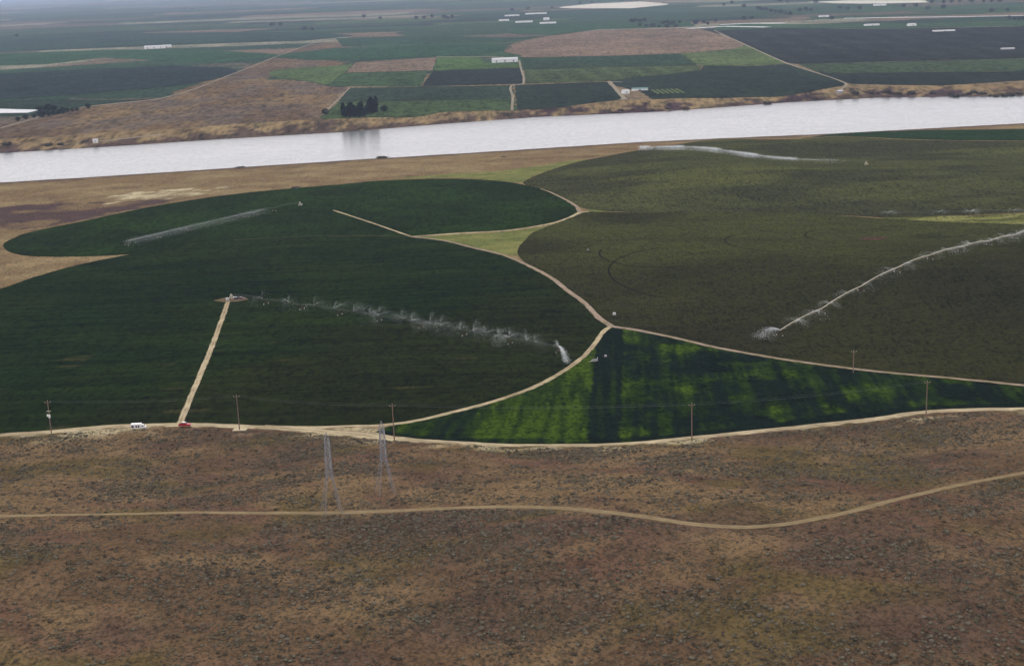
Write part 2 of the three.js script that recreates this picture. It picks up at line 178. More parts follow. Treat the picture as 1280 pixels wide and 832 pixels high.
const M = {
  ground: rough({ vertexColors: true, map: soilTile, bumpMap: soilTile, bumpScale: 0.25 }),
  crop: rough({ vertexColors: true, map: cropTile, bumpMap: cropTile, bumpScale: 0.3 }),
  road: rough({ vertexColors: true, map: gravelTile }),
  far: rough({ vertexColors: true, map: cropTile }),
  galvanised: rough({ color: new THREE.Color(0.72, 0.66, 0.54), roughness: 0.5 }),
  oldPipe: rough({ color: new THREE.Color(0.09, 0.09, 0.085), roughness: 0.7 }),
  steel: rough({ color: new THREE.Color(0.24, 0.24, 0.265), roughness: 0.6 }),
  rust: rough({ color: new THREE.Color(0.10, 0.045, 0.035) }),
  timber: rough({ color: new THREE.Color(0.20, 0.135, 0.105) }),
  insulator: rough({ color: new THREE.Color(0.4, 0.4, 0.4), roughness: 0.3 }),
  white: rough({ color: new THREE.Color(0.78, 0.78, 0.76), roughness: 0.6 }),
  whitePaint: rough({ color: new THREE.Color(0.8, 0.8, 0.8), roughness: 0.35 }),
  redPaint: rough({ color: new THREE.Color(0.42, 0.012, 0.022), roughness: 0.35 }),
  navyPaint: rough({ color: new THREE.Color(0.02, 0.018, 0.05), roughness: 0.35 }),
  maroonPaint: rough({ color: new THREE.Color(0.09, 0.012, 0.022), roughness: 0.4 }),
  yellowPaint: rough({ color: new THREE.Color(0.75, 0.5, 0.06), roughness: 0.5 }),
  glassDark: rough({ color: new THREE.Color(0.02, 0.022, 0.028), roughness: 0.1 }),
  rubber: rough({ color: new THREE.Color(0.018, 0.018, 0.018) }),
  teal: rough({ color: new THREE.Color(0.16, 0.26, 0.24) }),
  greyRoof: rough({ color: new THREE.Color(0.32, 0.31, 0.32) }),
  paleRoof: rough({ color: new THREE.Color(0.55, 0.55, 0.55) }),
  wire: rough({ color: new THREE.Color(0.2, 0.2, 0.21) }),
  bark: rough({ color: new THREE.Color(0.05, 0.04, 0.035) }),
  poplar: rough({ color: new THREE.Color(0.014, 0.02, 0.018), side: THREE.DoubleSide }),
  leaf: rough({ color: new THREE.Color(0.022, 0.032, 0.026), side: THREE.DoubleSide }),
  shrub: rough({ color: new THREE.Color(0.06, 0.055, 0.045) }),
  sage: rough({ color: new THREE.Color(0.145, 0.145, 0.115) }),
  water: new THREE.MeshPhysicalMaterial({ color: new THREE.Color(0.03, 0.045, 0.05), roughness: 0.29, roughnessMap: windTile, metalness: 0, ior: 1.333, bumpMap: rippleTile, bumpScale: 0.1 }),
  mist: rough({ color: new THREE.Color(0.85, 0.88, 0.9) }),
};

// ---------------------------------------------------------------- names and bookkeeping
const taken = new Map();
function numbered(name) { const n = taken.get(name) || 0; taken.set(name, n + 1); return n ? `${name}_${String(n).padStart(3, '0')}` : name; }
function lit(m) { m.castShadow = true; m.receiveShadow = true; return m; }
function thing(name, label, category, pos, turn = 0, group) {
  const o = new THREE.Group(); o.name = numbered(name); scene.add(o);
  o.position.copy(pos); o.rotation.y = turn; o.userData = { label, category }; if (group) o.userData.group = group;
  return o;
}
function part(name, geo, m, parent) { const o = lit(new THREE.Mesh(Array.isArray(geo) ? mergeGeometries(geo.map(g => g.index ? g.toNonIndexed() : g)) : geo, m)); o.name = name; parent.add(o); return o; }
function setting(name, geo, m, label, category) { const o = lit(new THREE.Mesh(geo, m)); o.name = numbered(name); o.userData = { kind: 'structure', label, category }; scene.add(o); return o; }
const bx = (w, h, l, x = 0, y = 0, z = 0) => { const g = new THREE.BoxGeometry(w, h, l); g.translate(x, y, z); return g; };
const V = (x, y, z) => new THREE.Vector3(x, y, z);
function bar(a, b, w, sides = 4) {
  const L = a.distanceTo(b), g = new THREE.CylinderGeometry(w, w, L, sides, 1);
  g.applyQuaternion(new THREE.Quaternion().setFromUnitVectors(V(0, 1, 0), b.clone().sub(a).normalize())); g.translate((a.x + b.x) / 2, (a.y + b.y) / 2, (a.z + b.z) / 2);
  return g;
}
function geom(pos, nor, col, uv, idx) {
  const g = new THREE.BufferGeometry();
  g.setAttribute('position', new THREE.Float32BufferAttribute(pos, 3));
  if (nor) g.setAttribute('normal', new THREE.Float32BufferAttribute(nor, 3));
  if (col) g.setAttribute('color', new THREE.Float32BufferAttribute(col, 3));
  if (uv) g.setAttribute('uv', new THREE.Float32BufferAttribute(uv, 2));
  if (idx) g.setIndex(idx);
  if (!nor) g.computeVertexNormals();
  return g;
}

// ---------------------------------------------------------------- the ground: one sheet to the horizon
const C = {
  tan: rgb(105, 86, 63), brown: rgb(87, 69, 52), red: rgb(86, 64, 54), olive: rgb(82, 71, 44), dark: rgb(75, 59, 51),
  gold: rgb(128, 111, 81), bank: rgb(114, 95, 69), pale: rgb(175, 164, 132), purple: rgb(71, 56, 57), bluff: rgb(82, 68, 58),
  farTan: rgb(93, 82, 72), farGreen: rgb(48, 68, 48), farDark: rgb(38, 48, 42), farPink: rgb(112, 96, 82), farPale: rgb(126, 122, 105),
};
const FP = [C.farGreen, C.farDark, rgb(54, 76, 50), rgb(42, 60, 46), C.farTan, rgb(44, 64, 50), rgb(66, 84, 52), C.farPink, rgb(38, 48, 44), rgb(50, 72, 50), C.farPale, rgb(58, 76, 52)];
const shoreRoad = plan.roads[0];
function groundColor(x, d) {
  const dn = along(nearShore, x), df = along(farShore, x), n1 = fbm(x / 46, d / 30, 1, 4), n2 = fbm(x / 14, d / 9, 7, 3), n3 = fbm(x / 120, d / 70, 21, 3), n4 = fbm(x / 30 + d / 60, d / 40, 33, 4);
  const k = 0.82 + 0.36 * n2;
  if (d < (dn + df) / 2) {
    if (d < along(shoreRoad, x) + 20) {                                   // sagebrush slope
      let c = mix3(C.brown, C.tan, ss(0.38, 0.66, n1 * 0.6 + n3 * 0.4 + (d > along(plan.roads[9], x) + 40 * (n2 - 0.5) ? 0.1 : -0.04)));
      c = mix3(c, C.red, ss(0.5, 0.72, n4) * 0.7);
      c = mix3(c, C.olive, ss(0.55, 0.7, fbm(x / 38 + 9, d / 26, 55, 4)) * 0.75);
      c = mix3(c, C.dark, ss(0.56, 0.74, fbm(x / 60 + 3, d / 30 + 5, 71, 4)) * 0.6);
      c = mix3(c, C.pale, 0.6 * ss(0.5, 0.66, n1 * 0.4 + n2 * 0.6) * ss(24, 6, along(shoreRoad, x) - d));
      return mul3(c, k);
    }
    let c = mix3(C.bank, C.gold, ss(0.35, 0.7, n1));
    c = mix3(c, C.brown, ss(0.56, 0.75, n4) * 0.5);
    const w = (n2 - 0.5) * 30, v = (n1 - 0.5) * 40;
    if (inside(plan.purpleBrush, x + w, d + v)) c = mix3(mix3(mix3(C.purple, C.bank, 0.08), C.bank, ss(0.5, 0.66, n1)), C.dark, ss(0.45, 0.6, n2) * 0.5);
    if (inside(plan.paleSand, x + w * 3, d + v * 1.6)) c = mix3(c, C.pale, 0.2 + 0.7 * ss(0.35, 0.62, fbm(x / 18, d / 9, 111, 4)));
    if (dn - d < 14 + 10 * n1) c = mix3(c, C.purple, 0.6);
    return mul3(c, k);
  }
  const m1 = fbm(x / 90, d / 160, 91, 4), m2 = fbm(x / 26, d / 50, 93, 3);
  const rise = d - df, top = 24 + 50 * fbm(x / 140, 0.5, 97, 3);
  if (rise < top + 60) {
    const gold = mix3(C.bank, C.gold, m2);
    let c = mix3(C.bluff, C.purple, ss(0.4, 0.65, m1));
    if (rise + (m2 - 0.5) * 150 + (fbm(x / 8, d / 12, 105, 2) - 0.5) * 90 > top - 10) c = gold;   // dry grass with a ragged lower edge against the scrub c = mix3(c, C.dark, ss(0.5, 0.7, fbm(x / 12, d / 12, 99, 3)) * 0.35);
    return mul3(c, 0.62 + 0.4 * m2 + 0.36 * fbm(x / 7, d / 12, 103, 2));
  }
  if (inside(plan.farDry, x + (m1 - 0.5) * 60, d + (m1 - 0.5) * 120)) {
    let c = mix3(C.farTan, C.bank, ss(0.35, 0.65, m1)); c = mix3(c, C.brown, ss(0.45, 0.7, fbm(x / 60, d / 200, 95, 4)) * 0.7); c = mix3(c, C.bluff, ss(0.55, 0.72, m2) * 0.7);
    return mul3(c, 0.6 + 0.5 * m2 + 0.3 * fbm(x / 9, d / 30, 101, 2));
  }
  if (d < 3300 && x > -330) return mul3(mix3(C.farTan, C.gold, m2), 0.85 + 0.3 * m1);
  // far irrigated plain: a patchwork of long plots
  const s = d < 9000 ? 1 : 1.8, wx = x + (fbm(x / 700, d / 900, 41, 3) - 0.5) * 500, wd = d + (fbm(x / 800 + 7, d / 900, 43, 3) - 0.5) * 700;
  const iy = Math.floor(wd / (430 * s)), ix = Math.floor((wx + hash(iy, 1, 5) * 900) / ((520 + 500 * hash(iy, 2, 5)) * s));
  const hsh = hash(ix, iy, 77), fy = wd / (430 * s) - iy;
  let c = FP[Math.floor(hsh * FP.length)];
  if (fy < 0.07 && hash(ix, iy, 78) > 0.5) c = C.farTan;
  c = mix3(c, C.farGreen, 0.35 * ss(0.3, 0.7, m1));
  return mul3(c, 0.86 + 0.28 * m2);
}
{
  const angles = [], radii = [0];
  for (let a = -180; a < -34; a += 4) angles.push(a);
  for (let a = -34; a <= 34.001; a += 0.22) angles.push(a);
  for (let a = 38; a < 180; a += 4) angles.push(a);
  for (let r = 60; r < 100000;) { radii.push(r); r *= r < 300 ? 1.05 : r < 12000 ? 1.0055 : 1.03; }
  const n = angles.length, pos = [], col = [], uvNear = [], uvFar = [], nor = [], hither = [], beyond = [];
  const put = (A, B, D) => {                                  // the two halves of the land meet under the river
    const x = (pos[3 * A] + pos[3 * B] + pos[3 * D]) / 3, d = -(pos[3 * A + 2] + pos[3 * B + 2] + pos[3 * D + 2]) / 3;
    (d > (along(nearShore, x) + along(farShore, x)) / 2 ? beyond : hither).push(A, B, D);
  };
  radii.forEach((r, j) => angles.forEach((a, i) => {
    const x = Math.sin(a * Math.PI / 180) * r, d = Math.cos(a * Math.PI / 180) * r, h = height(x, d), q = normalAt(x, d, clamp(r * 0.004, 1.5, 40)), c = groundColor(x, d);
    pos.push(x, h, -d); nor.push(q.x, q.y, q.z); col.push(c[0], c[1], c[2]); uvNear.push(x / 300, d / 300); uvFar.push(x / 2600, d / 6000);
  }));
  for (let j = 1; j < radii.length; j++) for (let i = 0; i < n; i++) { const i2 = (i + 1) % n, A = (j - 1) * n + i, B = (j - 1) * n + i2, D = j * n + i, E = j * n + i2; if (j > 1) put(A, B, E); put(A, E, D); }
  const half = (idx, uv) => {                                 // keep only the vertices in use
    const map = new Map(), P = [], N = [], Q = [], U = [], I = [];
    for (const v of idx) { let k = map.get(v); if (k === undefined) { k = map.size; map.set(v, k); P.push(pos[3 * v], pos[3 * v + 1], pos[3 * v + 2]); N.push(nor[3 * v], nor[3 * v + 1], nor[3 * v + 2]); Q.push(col[3 * v], col[3 * v + 1], col[3 * v + 2]); U.push(uv[2 * v], uv[2 * v + 1]); } I.push(k); }
    return geom(P, N, Q, U, I);
  };
  setting('ground', half(hither, uvNear), M.ground, 'dry brown sagebrush slope and grassy land on the near side', 'ground');
  setting('far_plain', half(beyond, uvFar), M.far, 'hazy patchwork plain and dry bluff across the river', 'plain');
}
// the river
{
  const xs = []; for (let x = -3500; x <= 3500; x += 50) xs.push(x);
  const pos = [], uv = [], idx = [];
  xs.forEach((x, i) => {
    const a = along(nearShore, x) - 90, b = along(farShore, x) + 60;
    pos.push(x, WATER, -a, x, WATER, -b); uv.push(x / 600, a / 600, x / 600, b / 600);
    if (i) { const k = 2 * i; idx.push(k - 2, k, k + 1, k - 2, k + 1, k - 1); }
  });
  setting('river', geom(pos, null, null, uv, idx), M.water, 'broad silver river crossing behind the round fields', 'river');
}

// ---------------------------------------------------------------- sheets laid over the ground: fields, grass, flats
function clipPoly(poly, axis, lim, keepLess) {
  const out = [];
  for (let i = 0; i < poly.length; i++) {
    const a = poly[i], b = poly[(i + 1) % poly.length], ia = keepLess ? a[axis] <= lim : a[axis] >= lim, ib = keepLess ? b[axis] <= lim : b[axis] >= lim;
    if (ia) out.push(a);
    if (ia !== ib) { const t = (lim - a[axis]) / (b[axis] - a[axis]); const q = [a[0] + (b[0] - a[0]) * t, a[1] + (b[1] - a[1]) * t]; q[axis] = lim; out.push(q); }
  }
  return out;
}
function sheet(outline, cell, lift, color, uvScale, ragged = 0.5, depth = 0.4, flat = null, deep = 1) {
  const poly = smooth(outline, true, cell * 1.2).map(([x, y], i) => [x + (vnoise(i * 0.7, 1, 301) - 0.5) * 2 * ragged, y + (vnoise(i * 0.7, 9, 302) - 0.5) * 2 * ragged]);
  const pos = [], nor = [], col = [], uv = [], idx = [], key = new Map();
  const vert = (x, d) => {
    const k = `${x.toFixed(2)},${d.toFixed(2)}`; let v = key.get(k); if (v !== undefined) return v;
    v = pos.length / 3; key.set(k, v);
    const c = color(x, d), q = flat === null ? normalAt(x, d, Math.max(1.5, cell)) : V(0, 1, 0);
    pos.push(x, (flat === null ? height(x, d) : flat) + lift, -d); nor.push(q.x, q.y, q.z); col.push(c[0], c[1], c[2]); uv.push(x / uvScale, d / uvScale / deep);
    return v;
  };
  let y0 = 1e9, y1 = -1e9; for (const p of poly) { y0 = Math.min(y0, p[1]); y1 = Math.max(y1, p[1]); }
  for (let j = Math.floor(y0 / cell); j * cell < y1; j++) {
    const row = clipPoly(clipPoly(poly, 1, j * cell, false), 1, (j + 1) * cell, true); if (row.length < 3) continue;
    let x0 = 1e9, x1 = -1e9; for (const p of row) { x0 = Math.min(x0, p[0]); x1 = Math.max(x1, p[0]); }
    for (let i = Math.floor(x0 / cell); i * cell < x1; i++) {
      const a = i * cell, b = a + cell, c = j * cell, e = c + cell;
      const near = row.some(p => p[0] > a && p[0] < b) ;
      if (!near && inside(poly, a + cell / 2, c + cell / 2) && inside(poly, a + 0.01, c + 0.01) && inside(poly, b - 0.01, c + 0.01) && inside(poly, a + 0.01, e - 0.01) && inside(poly, b - 0.01, e - 0.01)) {
        const A = vert(a, c), B = vert(b, c), D = vert(b, e), E = vert(a, e); idx.push(A, B, D, A, D, E); continue;
      }
      const q = clipPoly(clipPoly(row, 0, a, false), 0, b, true).filter((p, k, l) => { const o = l[(k + 1) % l.length]; return Math.hypot(p[0] - o[0], p[1] - o[1]) > 0.011; });
      if (q.length < 3) continue;
      const w = q.map(p => new THREE.Vector2(p[0], p[1])); let cw = THREE.ShapeUtils.isClockWise(w); if (cw) w.reverse();
      const ids = w.map(p => vert(p.x, p.y));
      for (const t of THREE.ShapeUtils.triangulateShape(w, [])) idx.push(ids[t[0]], ids[t[1]], ids[t[2]]);
    }
  }
  // the standing edge of the crop
  for (let i = 0; i < poly.length; i++) {
    const a = poly[i], b = poly[(i + 1) % poly.length], v = pos.length / 3;
    for (const p of [a, b]) for (const up of [lift, -depth]) { const c = color(p[0], p[1]); pos.push(p[0], (flat === null ? height(p[0], p[1]) : flat) + up, -p[1]); nor.push(0, 1, 0); col.push(c[0], c[1], c[2]); uv.push(p[0] / uvScale, p[1] / uvScale / deep); }
    idx.push(v, v + 1, v + 3, v, v + 3, v + 2);
  }
  return geom(pos, nor, col, uv, idx);
}

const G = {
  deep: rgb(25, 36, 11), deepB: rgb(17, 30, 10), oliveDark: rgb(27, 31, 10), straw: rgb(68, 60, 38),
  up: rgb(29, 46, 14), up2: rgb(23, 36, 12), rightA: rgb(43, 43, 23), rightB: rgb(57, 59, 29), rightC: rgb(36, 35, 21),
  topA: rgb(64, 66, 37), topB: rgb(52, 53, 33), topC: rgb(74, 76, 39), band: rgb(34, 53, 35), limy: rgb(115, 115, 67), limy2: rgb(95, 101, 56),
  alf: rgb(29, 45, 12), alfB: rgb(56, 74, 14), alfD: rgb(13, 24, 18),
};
const near = (name, outline, cell, lift, color, label, uvScale = 640) => setting(name, sheet(outline, cell, lift, color, uvScale, 0.5, 0.4, null, cell > 3.6 ? 2.2 : 1.3), M.crop, label, 'field');
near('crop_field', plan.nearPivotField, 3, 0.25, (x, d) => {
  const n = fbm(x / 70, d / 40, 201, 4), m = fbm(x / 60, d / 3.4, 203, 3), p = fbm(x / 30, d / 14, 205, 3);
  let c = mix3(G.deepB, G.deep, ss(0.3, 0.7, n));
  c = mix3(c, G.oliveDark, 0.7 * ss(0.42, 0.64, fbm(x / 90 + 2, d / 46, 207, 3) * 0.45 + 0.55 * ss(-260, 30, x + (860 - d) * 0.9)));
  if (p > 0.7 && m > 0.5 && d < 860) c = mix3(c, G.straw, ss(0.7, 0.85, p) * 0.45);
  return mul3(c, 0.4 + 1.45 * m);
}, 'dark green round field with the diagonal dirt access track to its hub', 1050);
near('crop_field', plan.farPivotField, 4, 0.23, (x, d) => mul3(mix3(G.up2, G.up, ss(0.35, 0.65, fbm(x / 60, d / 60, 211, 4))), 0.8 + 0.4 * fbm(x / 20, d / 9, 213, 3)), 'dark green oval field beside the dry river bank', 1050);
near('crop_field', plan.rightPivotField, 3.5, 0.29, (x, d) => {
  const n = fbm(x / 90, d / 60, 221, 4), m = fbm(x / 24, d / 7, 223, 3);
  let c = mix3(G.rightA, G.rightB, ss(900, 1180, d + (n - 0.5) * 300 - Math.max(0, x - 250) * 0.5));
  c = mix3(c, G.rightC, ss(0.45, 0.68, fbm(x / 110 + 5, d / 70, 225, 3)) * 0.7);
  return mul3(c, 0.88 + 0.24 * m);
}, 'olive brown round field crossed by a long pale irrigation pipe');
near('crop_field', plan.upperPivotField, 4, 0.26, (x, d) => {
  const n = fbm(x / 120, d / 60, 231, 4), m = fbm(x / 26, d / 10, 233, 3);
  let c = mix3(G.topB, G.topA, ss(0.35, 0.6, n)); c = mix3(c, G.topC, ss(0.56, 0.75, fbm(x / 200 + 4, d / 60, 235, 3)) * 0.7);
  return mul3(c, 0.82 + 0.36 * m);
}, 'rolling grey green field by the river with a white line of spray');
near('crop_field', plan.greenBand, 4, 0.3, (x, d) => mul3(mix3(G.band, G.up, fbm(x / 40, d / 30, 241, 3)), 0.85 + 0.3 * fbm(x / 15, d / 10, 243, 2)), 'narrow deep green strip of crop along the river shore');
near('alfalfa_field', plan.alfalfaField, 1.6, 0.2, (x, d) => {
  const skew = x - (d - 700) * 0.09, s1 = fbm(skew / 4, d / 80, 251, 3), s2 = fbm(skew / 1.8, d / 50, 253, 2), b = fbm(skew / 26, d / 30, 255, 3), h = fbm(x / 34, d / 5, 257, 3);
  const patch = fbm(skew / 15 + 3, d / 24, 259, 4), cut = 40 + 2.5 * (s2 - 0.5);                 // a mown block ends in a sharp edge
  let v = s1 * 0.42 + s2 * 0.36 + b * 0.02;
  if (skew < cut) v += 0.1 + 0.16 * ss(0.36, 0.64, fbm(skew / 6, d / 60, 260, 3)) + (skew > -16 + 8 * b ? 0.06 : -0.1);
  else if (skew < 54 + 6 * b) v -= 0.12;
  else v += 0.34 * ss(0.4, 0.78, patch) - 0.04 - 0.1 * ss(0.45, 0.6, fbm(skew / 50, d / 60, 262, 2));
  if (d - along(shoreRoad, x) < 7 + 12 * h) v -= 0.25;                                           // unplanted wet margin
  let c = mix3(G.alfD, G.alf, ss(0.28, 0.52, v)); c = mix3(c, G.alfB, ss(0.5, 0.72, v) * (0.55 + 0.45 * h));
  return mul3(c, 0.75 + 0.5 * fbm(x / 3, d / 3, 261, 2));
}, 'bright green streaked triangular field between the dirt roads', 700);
const grass = (o, cell, label) => { const g = setting('grass_patch', sheet(o, cell, 0.2, (x, d) => mul3(mix3(G.limy2, G.limy, ss(0.3, 0.7, fbm(x / 24, d / 16, 271, 4))), 0.8 + 0.4 * fbm(x / 9, d / 6, 273, 3)), 200, 1.5), M.crop, label, 'grass'); return g; };
grass(plan.grassTriangle, 3, 'yellow green triangle of grass enclosed by three round fields');
grass(plan.grassStrip, 4, 'light yellow green grass between the dry bank and two fields');
near('grass_patch', plan.grassSliver, 3, 0.2, (x, d) => mul3(mix3(G.topC, G.limy, ss(0.35, 0.65, fbm(x / 40, d / 9, 277, 4))), 0.8 + 0.4 * fbm(x / 9, d / 6, 279, 3)), 'long bright yellow green strip between two olive fields');
near('bare_patch', plan.redPatch, 3, 0.36, (x, d) => mul3(rgb(72, 54, 44), 0.7 + 0.6 * fbm(x / 6, d / 6, 275, 3)), 'small reddish bare patch in the olive field');
grass(plan.grassWedge, 3, 'small bright grass wedge at the pale road fork');

// fields across the river
const far = [
  [rgb(46, 58, 46), 'dark vineyard field behind the tall dark poplars'], [rgb(58, 72, 46), 'olive green field strip on top of the far bluff behind poplars'],
  [rgb(54, 72, 46), 'mid green field touching the pinkish square field'], [rgb(112, 96, 80), 'small pinkish fallow square field between green ones'],
  [rgb(68, 90, 48), 'light green field beside the long white farm building'], [rgb(36, 42, 38), 'blackish vineyard square beside the pale farm lane'],
  [rgb(74, 90, 54), 'pale green field against the dry brown slope'], [rgb(46, 62, 44), 'dark green field bordering the large pinkish fallow field'],
  [rgb(62, 72, 46), 'olive striped orchard field behind the farmyard'], [rgb(36, 46, 38), 'dark field between the pale lane and the farmyard'],
  [rgb(38, 48, 40), 'long dark field on the bluff beyond the farmyard'], [rgb(78, 90, 54), 'pale olive field corner beside the diagonal pale road'],
  [rgb(112, 95, 80), 'large pinkish brown fallow field'], [rgb(40, 43, 40), 'wide purplish dark vineyard with faint planted rows'],
  [rgb(56, 68, 48), 'grey green field band crossing the dark vineyards'], [rgb(36, 43, 38), 'dark vineyard strip along the far bluff by the diagonal road'],
  [rgb(36, 46, 44), 'blackish blue curved field next to the dry brown slope'], [rgb(44, 72, 46), 'mid green field strip with the long white barn behind it'],
  [rgb(42, 68, 46), 'round green field behind the dry brown slope'], [rgb(44, 66, 48), 'green field beyond the curved pale track'],
  [rgb(42, 60, 50), 'broad hazy green plain around the long white barn'], [rgb(54, 76, 50), 'thin green field behind the wide dark vineyard'],
  [rgb(46, 70, 46), 'thin green field behind the large pinkish fallow field'],
];
plan.farFields.forEach((o, i) => {
  const [c, label] = far[i], cell = o.reduce((s, p) => s + p[1], 0) / o.length > 3400 ? 34 : 13, rows = i === 13 || i === 8 ? 1 : 0;
  setting('crop_field', sheet(o, cell, 0.6, (x, d) => {
    const n = fbm(x / 130, d / 260, 301 + i, 4), m = fbm(x / 34, d / 80, 341 + i, 3);
    let q = mul3(c, 0.5 + 0.5 * n + 0.5 * m); if (rows) q = mul3(q, 0.85 + 0.4 * ss(0.55, 0.9, 0.5 + 0.5 * Math.sin(x / 9 + d * 0.006)));
    return q;
  }, 2800, 3, 0.3, null, 2.3), M.far, label, 'field');
});
plan.paleFlats.forEach((o, i) => setting('bare_flat', sheet(o, 60, 0.6, (x, d) => mul3(rgb(205, 198, 184), 0.85 + 0.2 * fbm(x / 200, d / 200, 381, 3)), 700, 10), M.far, ['pale cream bare flat on the hazy plain beyond white roofs', 'thin pale bare flat on the plain near the horizon'][i], 'flat'));
setting('pond', sheet(plan.pond, 30, 0, () => [1, 1, 1], 200, 4, 0.4, 5.6), M.water, 'small bright pond below the dark blue field', 'pond');

// ---------------------------------------------------------------- roads and tracks
function road(line, width, lift, color, opt = {}) {
  const L = smooth(line, false, opt.step || 3), pos = [], nor = [], col = [], uv = [], idx = []; let s = 0;
  const across = opt.ruts ? [-0.5, -0.36, -0.22, -0.1, 0.1, 0.22, 0.36, 0.5] : [-0.5, -0.4, -0.3, -0.2, -0.08, 0.08, 0.2, 0.3, 0.4, 0.5], n = across.length + 2;
  L.forEach((p, i) => {
    const a = L[Math.max(0, i - 1)], b = L[Math.min(L.length - 1, i + 1)], tx = b[0] - a[0], ty = b[1] - a[1], t = Math.hypot(tx, ty) || 1, ox = ty / t, oy = -tx / t;
    if (i) s += Math.hypot(p[0] - L[i - 1][0], p[1] - L[i - 1][1]);
    const w = (typeof width === 'function' ? width(i / (L.length - 1), p[0]) : width), wl = w * (0.76 + 0.48 * fbm(s / 7, 3, 401, 4)), wr = w * (0.76 + 0.48 * fbm(s / 7, 8, 403, 4));
    const put = (off, up, k) => {
      const x = p[0] + ox * off, d = p[1] + oy * off, c = color(x, d, k, s), q = normalAt(x, d);
      pos.push(x, height(x, d) + up, -d); nor.push(q.x, q.y, q.z); col.push(c[0], c[1], c[2]); uv.push(s / 60, off / 60);
    };
    put(-wl / 2 - 0.7, -0.35, -0.5);
    for (const k of across) put(k * (k < 0 ? wl : wr), lift + (opt.ruts && Math.abs(Math.abs(k) - 0.29) < 0.1 ? -0.08 : 0), k);
    put(wr / 2 + 0.7, -0.35, 0.5);
    if (i) for (let k = 0; k + 1 < n; k++) { const A = (i - 1) * n + k, B = A + 1, D = i * n + k, E = D + 1; idx.push(A, B, E, A, E, D); }
  });
  return geom(pos, nor, col, uv, idx);
}
const dirt = rgb(176, 161, 132), dirtDark = rgb(140, 125, 101), dirtPink = rgb(149, 132, 117);
const weed = rgb(86, 78, 50);
const dirtColor = (base, dark) => (x, d, k, s) => {
  let c = mix3(base, dark, ss(0.35, 0.7, fbm(x / 16, d / 10, 411, 3)) * (Math.abs(k) < 0.15 || Math.abs(k) > 0.35 ? 1 : 0.3));
  if (Math.abs(k) > 0.35 || Math.abs(k) < 0.1) c = mix3(c, weed, ss(0.5, 0.62, fbm(s / 5, k * 9, 415, 3)) * (Math.abs(k) < 0.1 ? 0.45 : 0.85));   // weeds on the verge and between the wheel tracks
  return mul3(c, 0.8 + 0.4 * fbm(x / 3, d / 3, 413, 2));
};
const R = plan.roads, roadOf = (g, label) => setting('dirt_road', g, M.road, label, 'road');
roadOf(road(R[0], (t, x) => 5.2 + 4.0 * ss(-130, -90, x) * ss(-10, -60, x), 0.34, dirtColor(dirt, dirtDark)), 'pale dirt road along the foot of the sagebrush slope');
roadOf(road(R[1], (t) => 3.4 - 0.5 * t, 0.38, dirtColor(dirt, dirtDark)), 'curved dirt road between the dark field and the green triangle');
roadOf(road(R[2], (t) => 4.0 - 1.7 * t, 0.42, dirtColor(dirtPink, dirtDark)), 'pinkish dirt road from the junction to the grass triangle');
roadOf(road(R[3], (t) => 2.9 - 0.5 * t, 0.46, dirtColor(dirtPink, dirtDark)), 'dirt road along the top of the green triangle');
roadOf(road(R[4], (t) => 2.8 + 2 * ss(0.7, 1, t), 0.42, dirtColor(dirt, dirtDark)), 'pale dirt road along the rim of the oval field');
roadOf(road(R[5], (t) => 4.4 - 3.4 * t, 0.46, dirtColor(dirtPink, dirtDark)), 'short dirt road leaving the fork between oval and rolling fields');
roadOf(road(R[6], 0.9, 0.34, dirtColor(weed, rgb(60, 58, 40))), 'faint dirt track between the two dark green fields');
roadOf(road(R[7], 2.2, 0.38, dirtColor(dirt, dirtDark)), 'thin straight track into the oval field');
roadOf(road(R[8], 3.3, 0.38, dirtColor(dirt, dirtDark)), 'straight dirt access track to the hub of the dark field');
const ruts = (x, d, k) => { const n = fbm(x / 10, d / 6, 421, 3), g = Math.abs(k) < 0.15 || Math.abs(k) > 0.4; return mul3(mix3(rgb(140, 124, 96), rgb(106, 91, 66), g ? 0.35 + 0.6 * n : 0.4 * n), 0.85 + 0.3 * fbm(x / 2.5, d / 2.5, 423, 2)); };
setting('dirt_track', road(R[9], 3.2, 0.12, ruts, { ruts: true, step: 2 }), M.road, 'two rut dirt track winding across the sagebrush slope', 'track');
const farLane = (o, w, label, c = rgb(140, 130, 114)) => setting('farm_lane', road(o, w, 0.95, (x, d) => mul3(c, 0.85 + 0.3 * fbm(x / 40, d / 60, 431, 3)), { step: 25 }), M.road, label, 'lane');
['straight pale farm lane to the long white building', 'pale farmyard drive on top of the far bluff', 'long diagonal pale road ending at the far river bank', 'pale track along the edge of the dry brown slope', 'thin pale lane beside the poplar field', 'pale lane left of the long white building', 'short pale lane at the corner above the farmyard', 'pale pipe trench slanting up the far bank']
  .forEach((label, i) => farLane(plan.farRoads[i], [4, 7, 4, 2.2, 2.5, 3.5, 4, 2][i], label));
plan.canals.forEach((o, i) => setting('canal', road(o, 38, 0.9, () => [1, 1, 1], { step: 60 }), M.water, ['long thin bright canal near the horizon', 'bright canal reach behind the dark vineyard', 'bright canal reach beyond the pinkish fallow field'][i], 'canal'));

